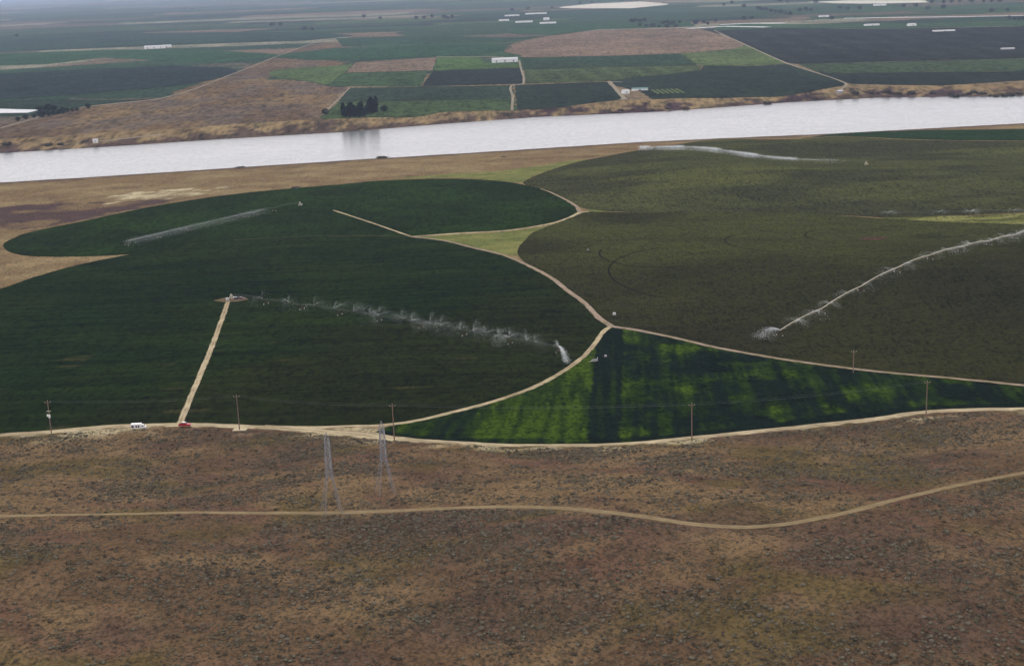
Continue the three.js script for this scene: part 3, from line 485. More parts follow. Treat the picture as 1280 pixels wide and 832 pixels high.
// wheel tracks pressed into the right-hand crop by the irrigation towers
[[150, 1010, 95, 0.4, 2.5], [235, 1120, 70, 0.6, 2.6], [120, 1080, 60, 1.2, 3.4], [300, 1150, 60, 0.8, 2.4]].forEach(([cx, cd, r, a0, a1], i) => {
  const L = []; for (let k = 0; k <= 24; k++) { const a = Math.PI * 0.5 + a0 + (a1 - a0) * k / 24; L.push([cx + Math.cos(a) * r * 0.8, cd + Math.sin(a) * r]); }
  setting('wheel_track', road(L, 1.5, 0.33, () => rgb(24, 22, 17), { step: 4 }), M.road, ['dark curved wheel track looping nearest the pinkish road', 'dark curved wheel track near the long grass strip', 'dark curved wheel track in the middle of the olive field', 'short dark wheel track below the rolling field'][i], 'track');
});

// ---------------------------------------------------------------- sagebrush
function bushGeo(seed, squash) {
  const g = new THREE.IcosahedronGeometry(0.5, 1), p = g.attributes.position;
  for (let i = 0; i < p.count; i++) {
    const v = V(p.getX(i), p.getY(i), p.getZ(i)), n = v.clone().normalize();
    const k = 0.45 + 0.62 * fbm(n.x * 2.3 + seed, n.z * 2.3 + n.y * 1.7 + 20, seed, 3);
    p.setXYZ(i, n.x * 0.5 * k, Math.max(-0.06, (n.y * 0.5 + 0.2) * k * squash), n.z * 0.5 * k);
  }
  g.deleteAttribute('uv'); g.computeVertexNormals();
  const r = rng(seed * 77 + 3), pos = [];
  for (let i = 0; i < 150; i++) {                       // twig ends and leaf tufts that stand out of the heart of the bush
    const a = r() * TAU, e = Math.acos(r()), lob = 0.62 + 0.75 * vnoise(Math.cos(a) * 1.8 + 7, Math.sin(a) * 1.8 + e + 7, seed + 40), q = (0.24 + 0.24 * r()) * lob, c = V(Math.sin(e) * Math.cos(a) * q, (Math.cos(e) * q + 0.06) * squash, Math.sin(e) * Math.sin(a) * q), out = c.clone().normalize();
    const s = 0.055 + 0.06 * r(), u = V(r() - 0.5, r() - 0.5, r() - 0.5).cross(out).normalize();
    const A = c.clone().addScaledVector(u, -s * 0.6), B = c.clone().addScaledVector(u, s * 0.6), D = c.clone().addScaledVector(out, s * 1.9).add(V(0, s * 0.6, 0));
    for (const w of [A, B, D]) pos.push(w.x, Math.max(0, w.y), w.z);
  }
  return mergeGeometries([g, geom(pos, null, null, null, null)]);
}
const bushes = [bushGeo(1, 0.95), bushGeo(2, 0.8), bushGeo(3, 1.05), bushGeo(4, 0.9)];
const sageMats = [[0.165, 0.146, 0.102], [0.132, 0.114, 0.076], [0.19, 0.166, 0.122], [0.09, 0.073, 0.052]].map(c => rough({ color: new THREE.Color(...c), side: THREE.DoubleSide }));
{
  const r = rng(4242), spots = [], v = new THREE.Vector3(); camera.updateMatrixWorld(); camera.updateProjectionMatrix();
  const track = R[9], main = R[0];
  for (let i = 0; i < 600000; i++) {
    const d = 270 + 430 * Math.sqrt(r()), x = (r() * 2 - 1) * (d * 0.46 + 60);
    const den = fbm(x / 34 + 3, d / 22, 501, 3) * 0.62 + fbm(x / 9, d / 6, 503, 2) * 0.38;
    const keep = r(), size = r(), tone = r(), turn = r() * TAU;
    if (keep > (0.06 + ss(0.38, 0.7, den) * 0.6) * (d > along(track, x) ? 0.6 : 1)) continue;
    if (d > along(main, x) - 6 || distTo(track, x, d) < 3.4) continue;
    const s = 0.36 + 0.7 * size * size + 0.9 * Math.pow(size, 16);
    v.copy(at(x, d)).project(camera);
    spots.push({ x, d, s, tone, turn, big: Math.abs(v.x) < 0.97 && Math.abs(v.y) < 0.96 ? s / d : 0, k: spots.length % 4 });
  }
  spots.sort((a, b) => b.big - a.big);
  const q = new THREE.Quaternion(), put = (o, S) => { o.position.copy(at(S.x, S.d, -0.03)); o.rotation.y = S.turn; o.scale.set(S.s, S.s * (0.6 + 0.25 * S.tone), S.s); };
  const whole = bushes.map((g, k) => lit(new THREE.Mesh(g, sageMats[k])));
  spots.slice(0, 300).forEach(S => {
    const o = whole[S.k].clone(); o.name = numbered('sagebrush_shrub'); put(o, S);
    o.userData = { label: 'large grey green sagebrush shrub on the open brown slope', category: 'shrub', group: 'large sagebrush shrubs on the slope' }; scene.add(o);
  });
  const rest = spots.slice(300), dummy = new THREE.Object3D();
  bushes.forEach((g, k) => {
    const mine = rest.filter(S => S.k === k), im = lit(new THREE.InstancedMesh(g, sageMats[k], mine.length));
    mine.forEach((S, i) => { put(dummy, S); dummy.updateMatrix(); im.setMatrixAt(i, dummy.matrix); });
    im.name = numbered('sagebrush_cover'); im.userData = { kind: 'stuff', label: ['scattered small grey green sagebrush covering the slope', 'scattered small olive sagebrush covering the slope', 'scattered small pale sagebrush covering the slope', 'scattered small dark sagebrush covering the slope'][k], category: 'sagebrush' };
    scene.add(im);
  });
  console.log('sage', spots.length);
}

// ---------------------------------------------------------------- centre-pivot irrigation machines
const streak = new THREE.OctahedronGeometry(0.5, 0);
function wheelGeo(r, w) { const t = new THREE.TorusGeometry(r * 0.76, r * 0.24, 8, 20); t.scale(1, 1, w / (r * 0.48)); return t; }
const tyreG = wheelGeo(0.75, 0.4), rimG = new THREE.CylinderGeometry(0.42, 0.42, 0.16, 14).rotateX(Math.PI / 2);
// drops thrown from o (local): jets with azimuth, climb, speed; the wind carries them off
function spray(parent, o, jets, seed, wind, label) {
  const r = rng(seed), list = [], up = V(0, 0, 1), q = new THREE.Quaternion(), m = new THREE.Matrix4();
  const places = Array.isArray(o) ? o : [o];
  for (const [az, climb, speed, n, size, open] of jets) for (let i = 0; i < n; i++) {
    const o = places[Math.floor(r() * places.length)];
    const T = (speed * Math.sin(climb) + Math.sqrt((speed * Math.sin(climb)) ** 2 + 19.6 * Math.max(0.5, o.y))) / 9.8, t = T * Math.pow(r(), 0.8) * 0.97, a = az + (r() - 0.5) * open, sp = speed * (0.8 + 0.4 * r() - 0.1 * t);
    const vel = V(Math.cos(a) * Math.cos(climb) * sp, Math.sin(climb) * sp - 9.8 * t, Math.sin(a) * Math.cos(climb) * sp), j = 0.2 + 1.5 * t;
    const p = V(o.x + Math.cos(a) * Math.cos(climb) * sp * t + wind[0] * t * t + (r() - 0.5) * j, o.y + Math.sin(climb) * sp * t - 4.9 * t * t * 0.9 + (r() - 0.5) * j, o.z + Math.sin(a) * Math.cos(climb) * sp * t + wind[1] * t * t + (r() - 0.5) * j);
    vel.x += wind[0] * 2 * t; vel.z += wind[1] * 2 * t;
    q.setFromUnitVectors(up, vel.normalize()); const w = size * (0.7 + 0.6 * r());
    list.push(m.clone().compose(p, q, V(w, w, w * (6 - 1.2 * t))));
  }
  const im = lit(new THREE.InstancedMesh(streak, M.mist, list.length)); list.forEach((k, i) => im.setMatrixAt(i, k));
  im.name = 'water_spray'; im.userData = { kind: 'stuff', label }; parent.add(im);
}
function pivot([c, e], spans, label, opt = {}) {
  const base = at(c[0], c[1]), g = thing('center_pivot_irrigator', label, 'irrigator', base, 0, 'center pivot irrigators in the round fields');
  const P = t => { const x = c[0] + (e[0] - c[0]) * t, d = c[1] + (e[1] - c[1]) * t; return at(x, d).sub(base); };
  const dir = V(e[0] - c[0], 0, -(e[1] - c[1])).normalize(), side = V(-dir.z, 0, dir.x), top = 3.8;
  // hub
  const hub = []; for (const [sx, sz] of [[1, 1], [1, -1], [-1, 1], [-1, -1]]) hub.push(bar(V(sx * 1.7, -0.1, sz * 1.7), V(sx * 0.3, top + 0.3, sz * 0.3), 0.09));
  for (const y of [0.5, 2.2]) { const w = 1.7 - 1.4 * y / 4.1; hub.push(bar(V(-w, y, -w), V(w, y, -w), 0.06), bar(V(-w, y, w), V(w, y, w), 0.06), bar(V(-w, y, -w), V(-w, y, w), 0.06), bar(V(w, y, -w), V(w, y, w), 0.06)); }
  part('hub_frame', hub, M.galvanised, g); part('riser_pipe', bar(V(0, -0.2, 0), V(0, top + 0.5, 0), 0.16, 10), M.galvanised, g);
  part('control_panel', bx(0.9, 1.3, 0.5, 1.9, 1.5, 0.2), opt.yellow ? M.yellowPaint : M.whitePaint, g);
  for (let i = 0; i < spans; i++) {
    const a = P(i / spans).add(V(0, top, 0)), b = P((i + 1) / spans).add(V(0, top, 0)), n = 9, pts = [];
    for (let k = 0; k <= n; k++) { const t = k / n; pts.push(a.clone().lerp(b, t).add(V(0, 4 * t * (1 - t) * 1.1, 0))); }
    const curve = new THREE.CatmullRomCurve3(pts), pipe = part('span_pipe', new THREE.TubeGeometry(curve, 18, opt.pipe || 0.15, 6), opt.m || M.galvanised, g);
    const rods = [], low = [];
    for (let k = 1; k < n; k++) low.push([pts[k].clone().add(side.clone().multiplyScalar(0.75)).add(V(0, -1.0, 0)), pts[k].clone().add(side.clone().multiplyScalar(-0.75)).add(V(0, -1.0, 0))]);
    for (let k = 0; k < low.length; k++) { rods.push(bar(pts[k + 1], low[k][0], 0.035, 3), bar(pts[k + 1], low[k][1], 0.035, 3), bar(low[k][0], low[k][1], 0.03, 3)); if (k) rods.push(bar(low[k - 1][0], low[k][0], 0.025, 3), bar(low[k - 1][1], low[k][1], 0.025, 3)); }
    for (const s of [0, 1]) rods.push(bar(pts[0], low[0][s], 0.025, 3), bar(pts[n], low[low.length - 1][s], 0.025, 3));
    part('truss', rods, opt.m || M.galvanised, pipe);
    // drive tower under the outer end of the span
    const f = P((i + 1) / spans), A = f.clone().add(side.clone().multiplyScalar(2.2)).add(V(0, 0.9, 0)), B = f.clone().add(side.clone().multiplyScalar(-2.2)).add(V(0, 0.9, 0)), T = f.clone().add(V(0, top - 0.05, 0));
    const tw = part('drive_tower', [bar(A, T.clone().add(side.clone().multiplyScalar(0.3)), 0.09), bar(B, T.clone().add(side.clone().multiplyScalar(-0.3)), 0.09), bar(A, B, 0.12), bar(A.clone().lerp(T, 0.5), B.clone().lerp(T, 0.5), 0.06)], M.rust, g);
    for (const w of [A, B]) {
      const o = part('tyre', tyreG, M.rubber, tw); o.position.set(w.x, w.y - 0.15, w.z); o.rotation.y = Math.atan2(-side.z, side.x);
      const rim = part('rim', rimG, M.galvanised, tw); rim.position.copy(o.position); rim.rotation.copy(o.rotation);
    }
  }
  return { g, P, dir, side, top };
}
{
  const p = pivot(plan.pivots[0], 8, 'irrigator with tall ragged spray plumes in the dark green field', { pipe: 0.1, m: M.oldPipe });
  const r = rng(91), L = 'ragged white spray plume over the dark crop';
  const spots = [[0.115, 0.35], [0.205, 0.55], [0.29, 0.5], [0.36, 0.7], [0.42, 0.7], [0.47, 0.55], [0.5, 0.9], [0.57, 0.8], [0.6, 1.0], [0.655, 1.1], [0.685, 0.8], [0.74, 0.7], [0.775, 1.0], [0.81, 0.6], [0.845, 1.0], [0.875, 1.0], [0.92, 0.6], [0.94, 0.5]];
  spots.forEach(([t, w], i) => {
    const o = p.P(t).add(V(0, p.top + 0.6, 0)), jets = [];
    for (let k = 0; k < 3; k++) jets.push([r() * TAU, 0.35 + 0.5 * r(), 8.5 + 4 * r(), Math.round(520 * w), 0.04, 1.0]);
    jets.push([-2.3 + r() * 0.8, 1.1, 9 + 2.5 * r(), Math.round(560 * w), 0.04, 0.4]);
    spray(p.g, o, jets, 700 + i, [2.2, 1.4], L);
  });
  const end = p.P(1).add(V(0, p.top + 0.3, 0));
  spray(p.g, end, [[1.46, 0.34, 19, 2600, 0.075, 0.1], [-1.9, 1.0, 8, 220, 0.08, 0.6]], 799, [0.5, 0.8], 'strong white end gun jet beside the curved road');
}
{
  const p = pivot(plan.pivots[1], 6, 'irrigator with a pale even curtain of spray in the oval field', { pipe: 0.1, m: M.oldPipe });
  for (let i = 0; i < 12; i++) {
    const jets = [], o = [], r2 = rng(3300 + i); for (let k = 0; k < 14; k++) o.push(p.P(0.24 + 0.76 * (i + k / 14) / 12).add(V(0, p.top, 0)));
    for (let k = 0; k < 8; k++) jets.push([k * TAU / 8 + i, 0.45 + 0.3 * (k % 2), 5.5 + 3 * r2(), Math.round((60 + 200 * r2())), 0.055, 1.1]);
    spray(p.g, o, jets, 820 + i, [1.5, 0.3], 'thin white spray curtain');
  }
}
{
  const p = pivot(plan.pivots[2], 7, 'irrigator with a bright white line of spray and a yellow hub panel', { pipe: 0.1, m: M.oldPipe, yellow: true });
  for (let i = 0; i < 22; i++) {
    const t = 0.08 + 0.92 * (i + 0.5) / 22, jets = [], w = ss(0.15, 0.5, t), o = []; for (let k = 0; k < 8; k++) o.push(p.P(0.08 + 0.92 * (i + k / 8) / 22).add(V(0, p.top, 0)));
    for (let k = 0; k < 6; k++) jets.push([k * TAU / 6 + i, 0.6 + 0.25 * ((i * 5 + k) % 3), 5.5 + 1.2 * ((i * 3) % 4) / 3, Math.round((40 + 560 * w) * (0.3 + 0.4 * ((i * 11) % 4))), 0.085, 0.9]);
    spray(p.g, o, jets, 850 + i, [0.8, 0.2], 'bright white spray over the rolling field');
  }
}
{
  const p = pivot(plan.pivots[3], 9, 'irrigator with a long bare pale pipe and faint spray wisps', { pipe: 0.21 });
  const r = rng(17);
  for (let i = 0; i < 20; i++) {
    const t = 0.06 + 0.92 * (i + 0.3 + 0.4 * r()) / 20, jets = [], w = 0.35 + 0.8 * r(); for (let k = 0; k < 4; k++) jets.push([r() * TAU, 0.35 + 0.6 * r(), 6.5 + 3.5 * r(), Math.round(420 * w), 0.052, 1.5]);
    spray(p.g, p.P(t).add(V(0, p.top + 0.4, 0)), jets, 900 + i, [0.3, -0.4], 'faint white spray wisp along the pale pipe');
  }
  spray(p.g, p.P(1).add(V(0, p.top + 0.4, 0)), [[3.0, 0.45, 11.5, 1300, 0.075, 0.7], [2.6, 0.35, 10, 600, 0.07, 1.2]], 930, [-0.3, 0.4], 'white end gun fan at the tip of the pale pipe');
}
{
  const p = pivot(plan.pivots[4], 6, 'irrigator with a few faint plumes above the long grass strip', { pipe: 0.08, m: M.oldPipe });
  [[0.97, 0.6], [0.78, 0.4], [0.66, 1], [0.5, 0.5], [0.42, 0.6]].forEach(([t, w], i) => spray(p.g, p.P(t).add(V(0, p.top, 0)), [[2.2, 0.6, 10, Math.round(420 * w), 0.06, 2.2], [0.4, 0.7, 9, Math.round(340 * w), 0.06, 2.2]], 960 + i, [1, 0.2], 'faint spray plume over the grass strip'));
}

// ---------------------------------------------------------------- power poles and their wires
function pole([x, d], label, opt = {}) {
  const hgt = opt.height || 18.5, g = thing('power_pole', label, 'pole', at(x, d), opt.turn || 0.12, 'wooden power poles beside the dirt road');
  part('pole_shaft', new THREE.CylinderGeometry(0.2, 0.3, hgt + 1, 10).translate(0, hgt / 2 - 0.5, 0), M.timber, g);
  const arm = part('crossarm', bx(3.2, 0.2, 0.18, 0, hgt - 0.7, 0.16), M.timber, g);
  for (const k of [-1.4, 0, 1.4]) part('insulator', new THREE.CylinderGeometry(0.07, 0.12, 0.4, 8).translate(k, hgt - (k ? 0.4 : -0.2), k ? 0.16 : 0), M.insulator, arm);
  for (const s of [-1, 1]) part('brace', bar(V(s * 1.1, hgt - 0.75, 0.2), V(0, hgt - 1.9, 0.2), 0.04), M.timber, g);
  if (opt.transformer) {
    const a2 = part('crossarm', bx(2.2, 0.18, 0.16, 0, hgt - 5.4, 0.16), M.galvanised, g); void a2;
    part('transformer', [new THREE.CylinderGeometry(0.5, 0.5, 1.5, 14).translate(0.2, hgt - 8, 0.75), new THREE.CylinderGeometry(0.12, 0.5, 0.25, 14).translate(0.2, hgt - 7.12, 0.75)], M.white, g);
    part('transformer', new THREE.CylinderGeometry(0.36, 0.36, 1.1, 14).translate(-0.75, hgt - 7.6, 0.35), M.white, g);
  }
  return g;
}
const PP = plan.poles[0];
pole(PP[0], 'wooden power pole with two white transformer cans', { transformer: true });
pole(PP[1], 'wooden power pole on a pale gravel pad near the red pickup');
pole(PP[2], 'wooden power pole at the narrow tip of the green triangle');
pole(PP[3], 'wooden power pole before the streaked green triangle beyond the road bend');
pole(PP[4], 'wooden power pole by the road where the green triangle narrows');
pole(plan.poles[1][0], 'thin wooden power pole behind the green triangle at its upper road', { height: 13 });
setting('gravel_pad', sheet([[-3.4, -2], [3.2, -2.4], [3.8, 1.6], [-2.8, 2.2]].map(([a, b]) => [PP[1][0] + a, PP[1][1] + b]), 2, 0.25, () => rgb(188, 175, 146), 60, 0.3), M.road, 'pale gravel pad under a power pole', 'gravel');
for (const [off, up] of [[-1.4, 17.9], [0, 18.8], [1.4, 17.9]]) {
  const pts = [];
  for (let i = 0; i + 1 < PP.length; i++) {
    const a = at(PP[i][0] + off, PP[i][1], up + 0.1), b = at(PP[i + 1][0] + off, PP[i + 1][1], up + 0.1);
    for (let k = 0; k < 10; k++) { const t = k / 10; pts.push(a.clone().lerp(b, t).add(V(0, -4 * t * (1 - t) * 1.6, 0))); }
  }
  pts.push(at(PP[4][0] + off, PP[4][1], up + 0.1));
  const o = lit(new THREE.Mesh(new THREE.TubeGeometry(new THREE.CatmullRomCurve3(pts), 80, 0.014, 5), M.wire)); o.name = numbered('power_line');
  o.userData = { label: 'thin sagging power line strung between the wooden poles', category: 'wire', group: 'wires on the wooden poles' }; scene.add(o);
}

// ---------------------------------------------------------------- lattice pylons
function pylon([x, d], tall, label) {
  const g = thing('lattice_pylon', label, 'pylon', at(x, d), 0.32, 'steel lattice pylons on the slope'), w = 0.048;
  const half = y => y < tall * 0.46 ? 3.7 - (3.7 - 1.15) * y / (tall * 0.46) : y < tall * 0.9 ? 1.15 - 0.3 * (y - tall * 0.46) / (tall * 0.44) : 0.85 * (1 - (y - tall * 0.9) / (tall * 0.1)) + 0.02;
  const K = (y, sx, sz) => V(sx * half(y), y, sz * half(y)), cs = [[1, 1], [1, -1], [-1, -1], [-1, 1]], waist = tall * 0.46, neck = tall * 0.9;
  for (const [sx, sz] of cs) {
    const n = [], inner = y => K(y, sx, sz).multiply(V(1 - 0.24, 1, 1 - 0.24)); n.push(bar(V(sx * 3.7, -0.6, sz * 3.7), K(waist, sx, sz), w * 2.0));
    for (let k = 0; k < 8; k++) { const a = waist * k / 8, b = waist * (k + 1) / 8; n.push(bar(K(a, sx, sz), inner(b), w * 0.8, 3), bar(inner(b), K(b, sx, sz), w * 0.8, 3), bar(inner(a), inner(b), w * 0.8, 3)); }
    part('leg', n, M.steel, g);
  }
  const body = [], lat = [];
  for (const [sx, sz] of cs) body.push(bar(K(waist, sx, sz), K(neck, sx, sz), w * 1.9));
  const nb = 11;
  for (let k = 0; k < nb; k++) {
    const a = waist + (neck - waist) * k / nb, b = waist + (neck - waist) * (k + 1) / nb;
    for (let i = 0; i < 4; i++) { const [p, q] = [cs[i], cs[(i + 1) % 4]]; lat.push(bar(K(a, ...p), K(b, ...q), w, 3), bar(K(a, ...q), K(b, ...p), w, 3), bar(K(a, ...p), K(a, ...q), w, 3)); }
  }
  part('body_post', body, M.steel, g); part('lattice', lat, M.steel, g);
  part('peak', cs.map(c => bar(K(neck, ...c), V(0, tall, 0), w * 1.5)), M.steel, g);
  const belt = []; for (let i = 0; i < 4; i++) belt.push(bar(K(waist, ...cs[i]), K(waist, ...cs[(i + 1) % 4]), w * 1.6), bar(K(waist * 0.82, ...cs[i]), K(waist, ...cs[(i + 1) % 4]), w, 3)); part('belt', belt, M.steel, g);
  for (const y of [0.64, 0.77, 0.89]) {
    const yy = tall * y, arm = [];
    for (const s of [-1, 1]) arm.push(bar(V(-0.9, yy, s * 0.9), V(0, yy + 0.2, s * 4.2), w * 1.3), bar(V(0.9, yy, s * 0.9), V(0, yy + 0.2, s * 4.2), w * 1.3), bar(V(0, yy + 1.5, s * 0.8), V(0, yy + 0.2, s * 4.2), w * 1.3));
    const A = part('crossarm', arm, M.steel, g);
    for (const s of [-1, 1]) part('insulator_string', new THREE.CylinderGeometry(0.13, 0.13, 1.7, 8).translate(0, yy - 0.7, s * 4.1), M.insulator, A);
  }
  return g;
}
pylon(plan.pylons[0], 33, 'grey steel lattice pylon standing on the dirt track');
pylon(plan.pylons[1], 31, 'grey steel lattice pylon just uphill of the dirt track');

// ---------------------------------------------------------------- vehicles and small equipment
function wheels(g, list, r, w) { for (const [x, z] of list) { const o = part('wheel', (() => { const t = wheelGeo(r, w); t.translate(0, 0, 0); return t; })(), M.rubber, g); o.position.set(x, r, z); part('rim', new THREE.CylinderGeometry(r * 0.56, r * 0.56, w * 0.7, 14).rotateX(Math.PI / 2), M.galvanised, o); } }
function profile(pts, width, bevel = 0.06) { const s = new THREE.Shape(pts.map(p => new THREE.Vector2(...p))); const g = new THREE.ExtrudeGeometry(s, { depth: width - 2 * bevel, bevelEnabled: true, bevelSize: bevel, bevelThickness: bevel, bevelSegments: 2 }); g.translate(0, 0, -width / 2 + bevel); return g; }
const roadTop = ([x, d]) => at(x, d, 0.36);
{
  const g = thing('delivery_truck', 'white box truck with dark side windows parked on the dirt road', 'truck', roadTop(plan.things[0]), 0.03); g.scale.setScalar(0.88);
  part('box_body', profile([[-4.2, 0.75], [1.9, 0.75], [1.9, 3.1], [1.75, 3.25], [-4.05, 3.25], [-4.2, 3.1]], 2.5), M.whitePaint, g);
  for (const [a, w] of [[-3.1, 1.5], [-0.9, 0.9], [0.45, 0.9]]) part('side_window', bx(w, 1.15, 0.06, a, 1.75, 1.27), M.glassDark, g);
  part('cab', profile([[1.96, 0.7], [4.4, 0.7], [4.45, 1.45], [3.7, 1.62], [3.15, 2.5], [1.96, 2.55]], 2.2), M.whitePaint, g);
  part('windscreen', (() => { const q = bx(0.06, 1.0, 1.9); q.rotateZ(0.56); q.translate(3.5, 2.06, 0); return q; })(), M.glassDark, g);
  part('cab_window', bx(0.85, 0.65, 0.06, 2.6, 2.02, 1.12), M.glassDark, g);
  part('chassis', bx(8.3, 0.3, 1.3, 0.1, 0.62, 0), M.rubber, g);
  wheels(g, [[-2.7, 1.02], [-2.7, -1.02], [3.4, 0.95], [3.4, -0.95]], 0.5, 0.3);
}
{
  const g = thing('pickup_truck', 'red pickup truck parked where the access track meets the road', 'pickup', roadTop(plan.things[1]), -0.04);
  part('body', profile([[-3.0, 0.6], [3.0, 0.6], [3.02, 1.15], [2.7, 1.32], [1.0, 1.42], [-3.0, 1.42]], 2.1, 0.1), M.redPaint, g);
  part('cab', profile([[-1.5, 1.4], [1.25, 1.4], [0.55, 2.2], [-1.25, 2.25]], 1.85, 0.08), M.redPaint, g);
  part('roof', profile([[-1.2, 2.26], [0.5, 2.22], [0.35, 2.31], [-1.05, 2.34]], 1.6, 0.03), M.whitePaint, g);
  part('windscreen', (() => { const q = bx(0.05, 0.85, 1.5); q.rotateZ(0.7); q.translate(0.98, 1.83, 0); return q; })(), M.glassDark, g);
  part('side_window', bx(1.9, 0.5, 0.04, -0.35, 1.82, 0.94), M.glassDark, g);
  part('cargo_bed', bx(1.35, 0.05, 1.7, -2.2, 1.54, 0), M.rubber, g);
  part('bumper', bx(0.18, 0.25, 2.0, 3.1, 0.7, 0), M.galvanised, g);
  wheels(g, [[-1.9, 0.92], [-1.9, -0.92], [2.0, 0.92], [2.0, -0.92]], 0.42, 0.26);
}
function wagon(pos, turn, label) {
  const g = thing('tank_trailer', label, 'trailer', pos, turn);
  part('tank', new THREE.CapsuleGeometry(0.55, 2.6, 6, 16).rotateZ(Math.PI / 2).translate(0, 1.15, 0), M.greyRoof, g);
  part('frame', [bx(4.2, 0.14, 0.9, 0, 0.55, 0), bx(1.6, 0.1, 0.14, -2.8, 0.5, 0)], M.galvanised, g);
  part('stand_pipe', bar(V(1.7, 0.5, 0), V(2.1, 2.6, 0), 0.16, 8), M.white, g);
  wheels(g, [[0.3, 0.6], [0.3, -0.6]], 0.4, 0.22); return g;
}
wagon(at(...plan.things[2], 0.27), 0.28, 'white tank trailer at the edge of the green triangle');
function pumpBox(pos, label, m, w, h, turn = 0) {
  const g = thing('pump_cabinet', label, 'cabinet', pos, turn);
  part('cabinet', profile([[-w / 2, 0.1], [w / 2, 0.1], [w / 2, h], [-w / 2, h + 0.15]], w * 0.7, 0.04), m, g);
  part('base_slab', bx(w + 0.7, 0.3, w, 0, 0, 0), M.greyRoof, g); part('door', bx(w * 0.7, h * 0.7, 0.05, 0, h * 0.5, w * 0.36), M.greyRoof, g);
  part('outlet_pipe', [bar(V(-w / 2, 0.5, 0), V(-w / 2 - 1.6, 0.5, 0), 0.14, 8), bar(V(w / 2, 0.5, 0), V(w / 2 + 1.9, 0.4, 0), 0.14, 8)], M.rust, g);
}
pumpBox(at(...plan.things[3], 0.25), 'small white pump cabinet in the olive field near the road junction', M.white, 1.7, 1.5);
pumpBox(at(...plan.things[4], 0.25), 'small white pump cabinet far inside the olive field', M.greyRoof, 1.0, 0.9);
pumpBox(at(...plan.things[5], 0.3), 'white control cabinet at the end of the access track', M.white, 1.8, 1.7, 0.4);
pumpBox(at(...plan.things[8], 0.27), 'small pale valve cabinet inside the green triangle', M.white, 1.0, 0.9);
{
  const car = (pos, m, label, turn) => {
    const g = thing('parked_car', label, 'car', pos, turn);
    part('body', profile([[-2.3, 0.4], [2.3, 0.4], [2.35, 0.85], [1.2, 0.98], [-2.3, 1.02]], 1.8, 0.1), m, g);
    part('cabin', profile([[-1.9, 1.0], [0.95, 1.0], [0.3, 1.55], [-1.6, 1.58]], 1.55, 0.08), M.glassDark, g);
    part('roof', bx(1.7, 0.06, 1.35, -0.65, 1.63, 0), m === M.navyPaint ? M.white : m, g);
    wheels(g, [[-1.5, 0.8], [-1.5, -0.8], [1.45, 0.8], [1.45, -0.8]], 0.34, 0.22);
  };
  car(at(...plan.things[6], 0.3), M.navyPaint, 'dark car with a pale roof parked at the field hub', 0.5);
  car(at(...plan.things[7], 0.3), M.maroonPaint, 'maroon car parked beside the hub of the dark field', -0.3);
  setting('gravel_pad', sheet([[-13, 0], [-6, -6], [6, -7], [13, -2], [9, 6], [-5, 7]].map(([a, b]) => [plan.pivots[0][0][0] + a, plan.pivots[0][0][1] - 2 + b]), 2, 0.3, (x, d) => mul3(rgb(104, 89, 70), 0.8 + 0.4 * fbm(x / 3, d / 3, 441, 2)), 60, 0.8), M.road, 'brown gravel turning pad at the field hub', 'gravel');
}

// ---------------------------------------------------------------- farm buildings across the river
function barn([x, d], w, dep, hgt, turn, label, opt = {}) {
  const g = thing(opt.name || 'farm_shed', label, opt.cat || 'shed', at(x, d, 0.5), turn), eave = hgt * 0.66, m = opt.wall || M.white;
  part('wall', [bx(w, eave + 1, 0.3, 0, eave / 2 - 0.5, dep / 2), bx(w, eave + 1, 0.3, 0, eave / 2 - 0.5, -dep / 2), bx(0.3, eave + 1, dep - 0.3, w / 2, eave / 2 - 0.5, 0), bx(0.3, eave + 1, dep - 0.3, -w / 2, eave / 2 - 0.5, 0)], m, g);
  for (const s of [-1, 1]) { const sh = new THREE.Shape([new THREE.Vector2(-dep / 2, 0), new THREE.Vector2(dep / 2, 0), new THREE.Vector2(0, hgt - eave)]); part('gable', new THREE.ExtrudeGeometry(sh, { depth: 0.3, bevelEnabled: false }).rotateY(Math.PI / 2).translate(s * (w / 2 - 0.16) - 0.15, eave, 0), m, g); }
  const roof = [];
  for (const s of [-1, 1]) { const L = Math.hypot(dep / 2 + 0.6, (hgt - eave) * (1 + 1.2 / dep)), q = bx(w + 1, 0.25, L); q.rotateX(s * Math.atan2(hgt - eave, dep / 2)); q.translate(0, (hgt + eave) / 2 + 0.05 - 0.3 * (hgt - eave) / (dep / 2), s * (dep / 4 + 0.3)); roof.push(q); }
  part('roof', roof, opt.roof || M.paleRoof, g);
  const nD = opt.doors || 1; for (let i = 0; i < nD; i++) part('door', bx(Math.min(4, w * 0.2), eave * 0.75, 0.12, w * ((i + 0.5) / nD - 0.5), eave * 0.375, dep / 2 + 0.2), M.greyRoof, g);
  return g;
}
const B = plan.barns;
barn(B[0], 74, 24, 11, 0.1, 'long white barn on the hazy green plain', { doors: 3 });
barn(B[1], 34, 18, 9, 0.1, 'shorter white shed standing beside the long barn');
barn(B[2], 66, 26, 11, 0.05, 'long white farm building at the end of the straight lane', { doors: 3 });
barn(B[3], 12, 10, 7, 0.4, 'white farmhouse in the yard on the far bluff', { name: 'farmhouse', cat: 'house' });
barn(B[4], 30, 10, 5, -0.1, 'low shed with teal roof behind the farmyard', { roof: M.teal });
barn(B[5], 80, 34, 7, 0, 'white roofed shed with the longest roof beneath the pale flat', { doors: 2 });
barn(B[6], 120, 40, 7, 0.02, 'white roofed shed farthest back in the distant cluster');
barn(B[7], 50, 30, 7, 0, 'small white roofed shed outlying the distant cluster');
barn(B[8], 80, 30, 7, 0.03, 'white roofed shed in the middle of the distant cluster');
barn(B[9], 74, 28, 7, -0.02, 'white roofed shed at the front of the distant cluster');
barn(B[10], 28, 30, 12, 0, 'tall white block among the distant shed cluster');
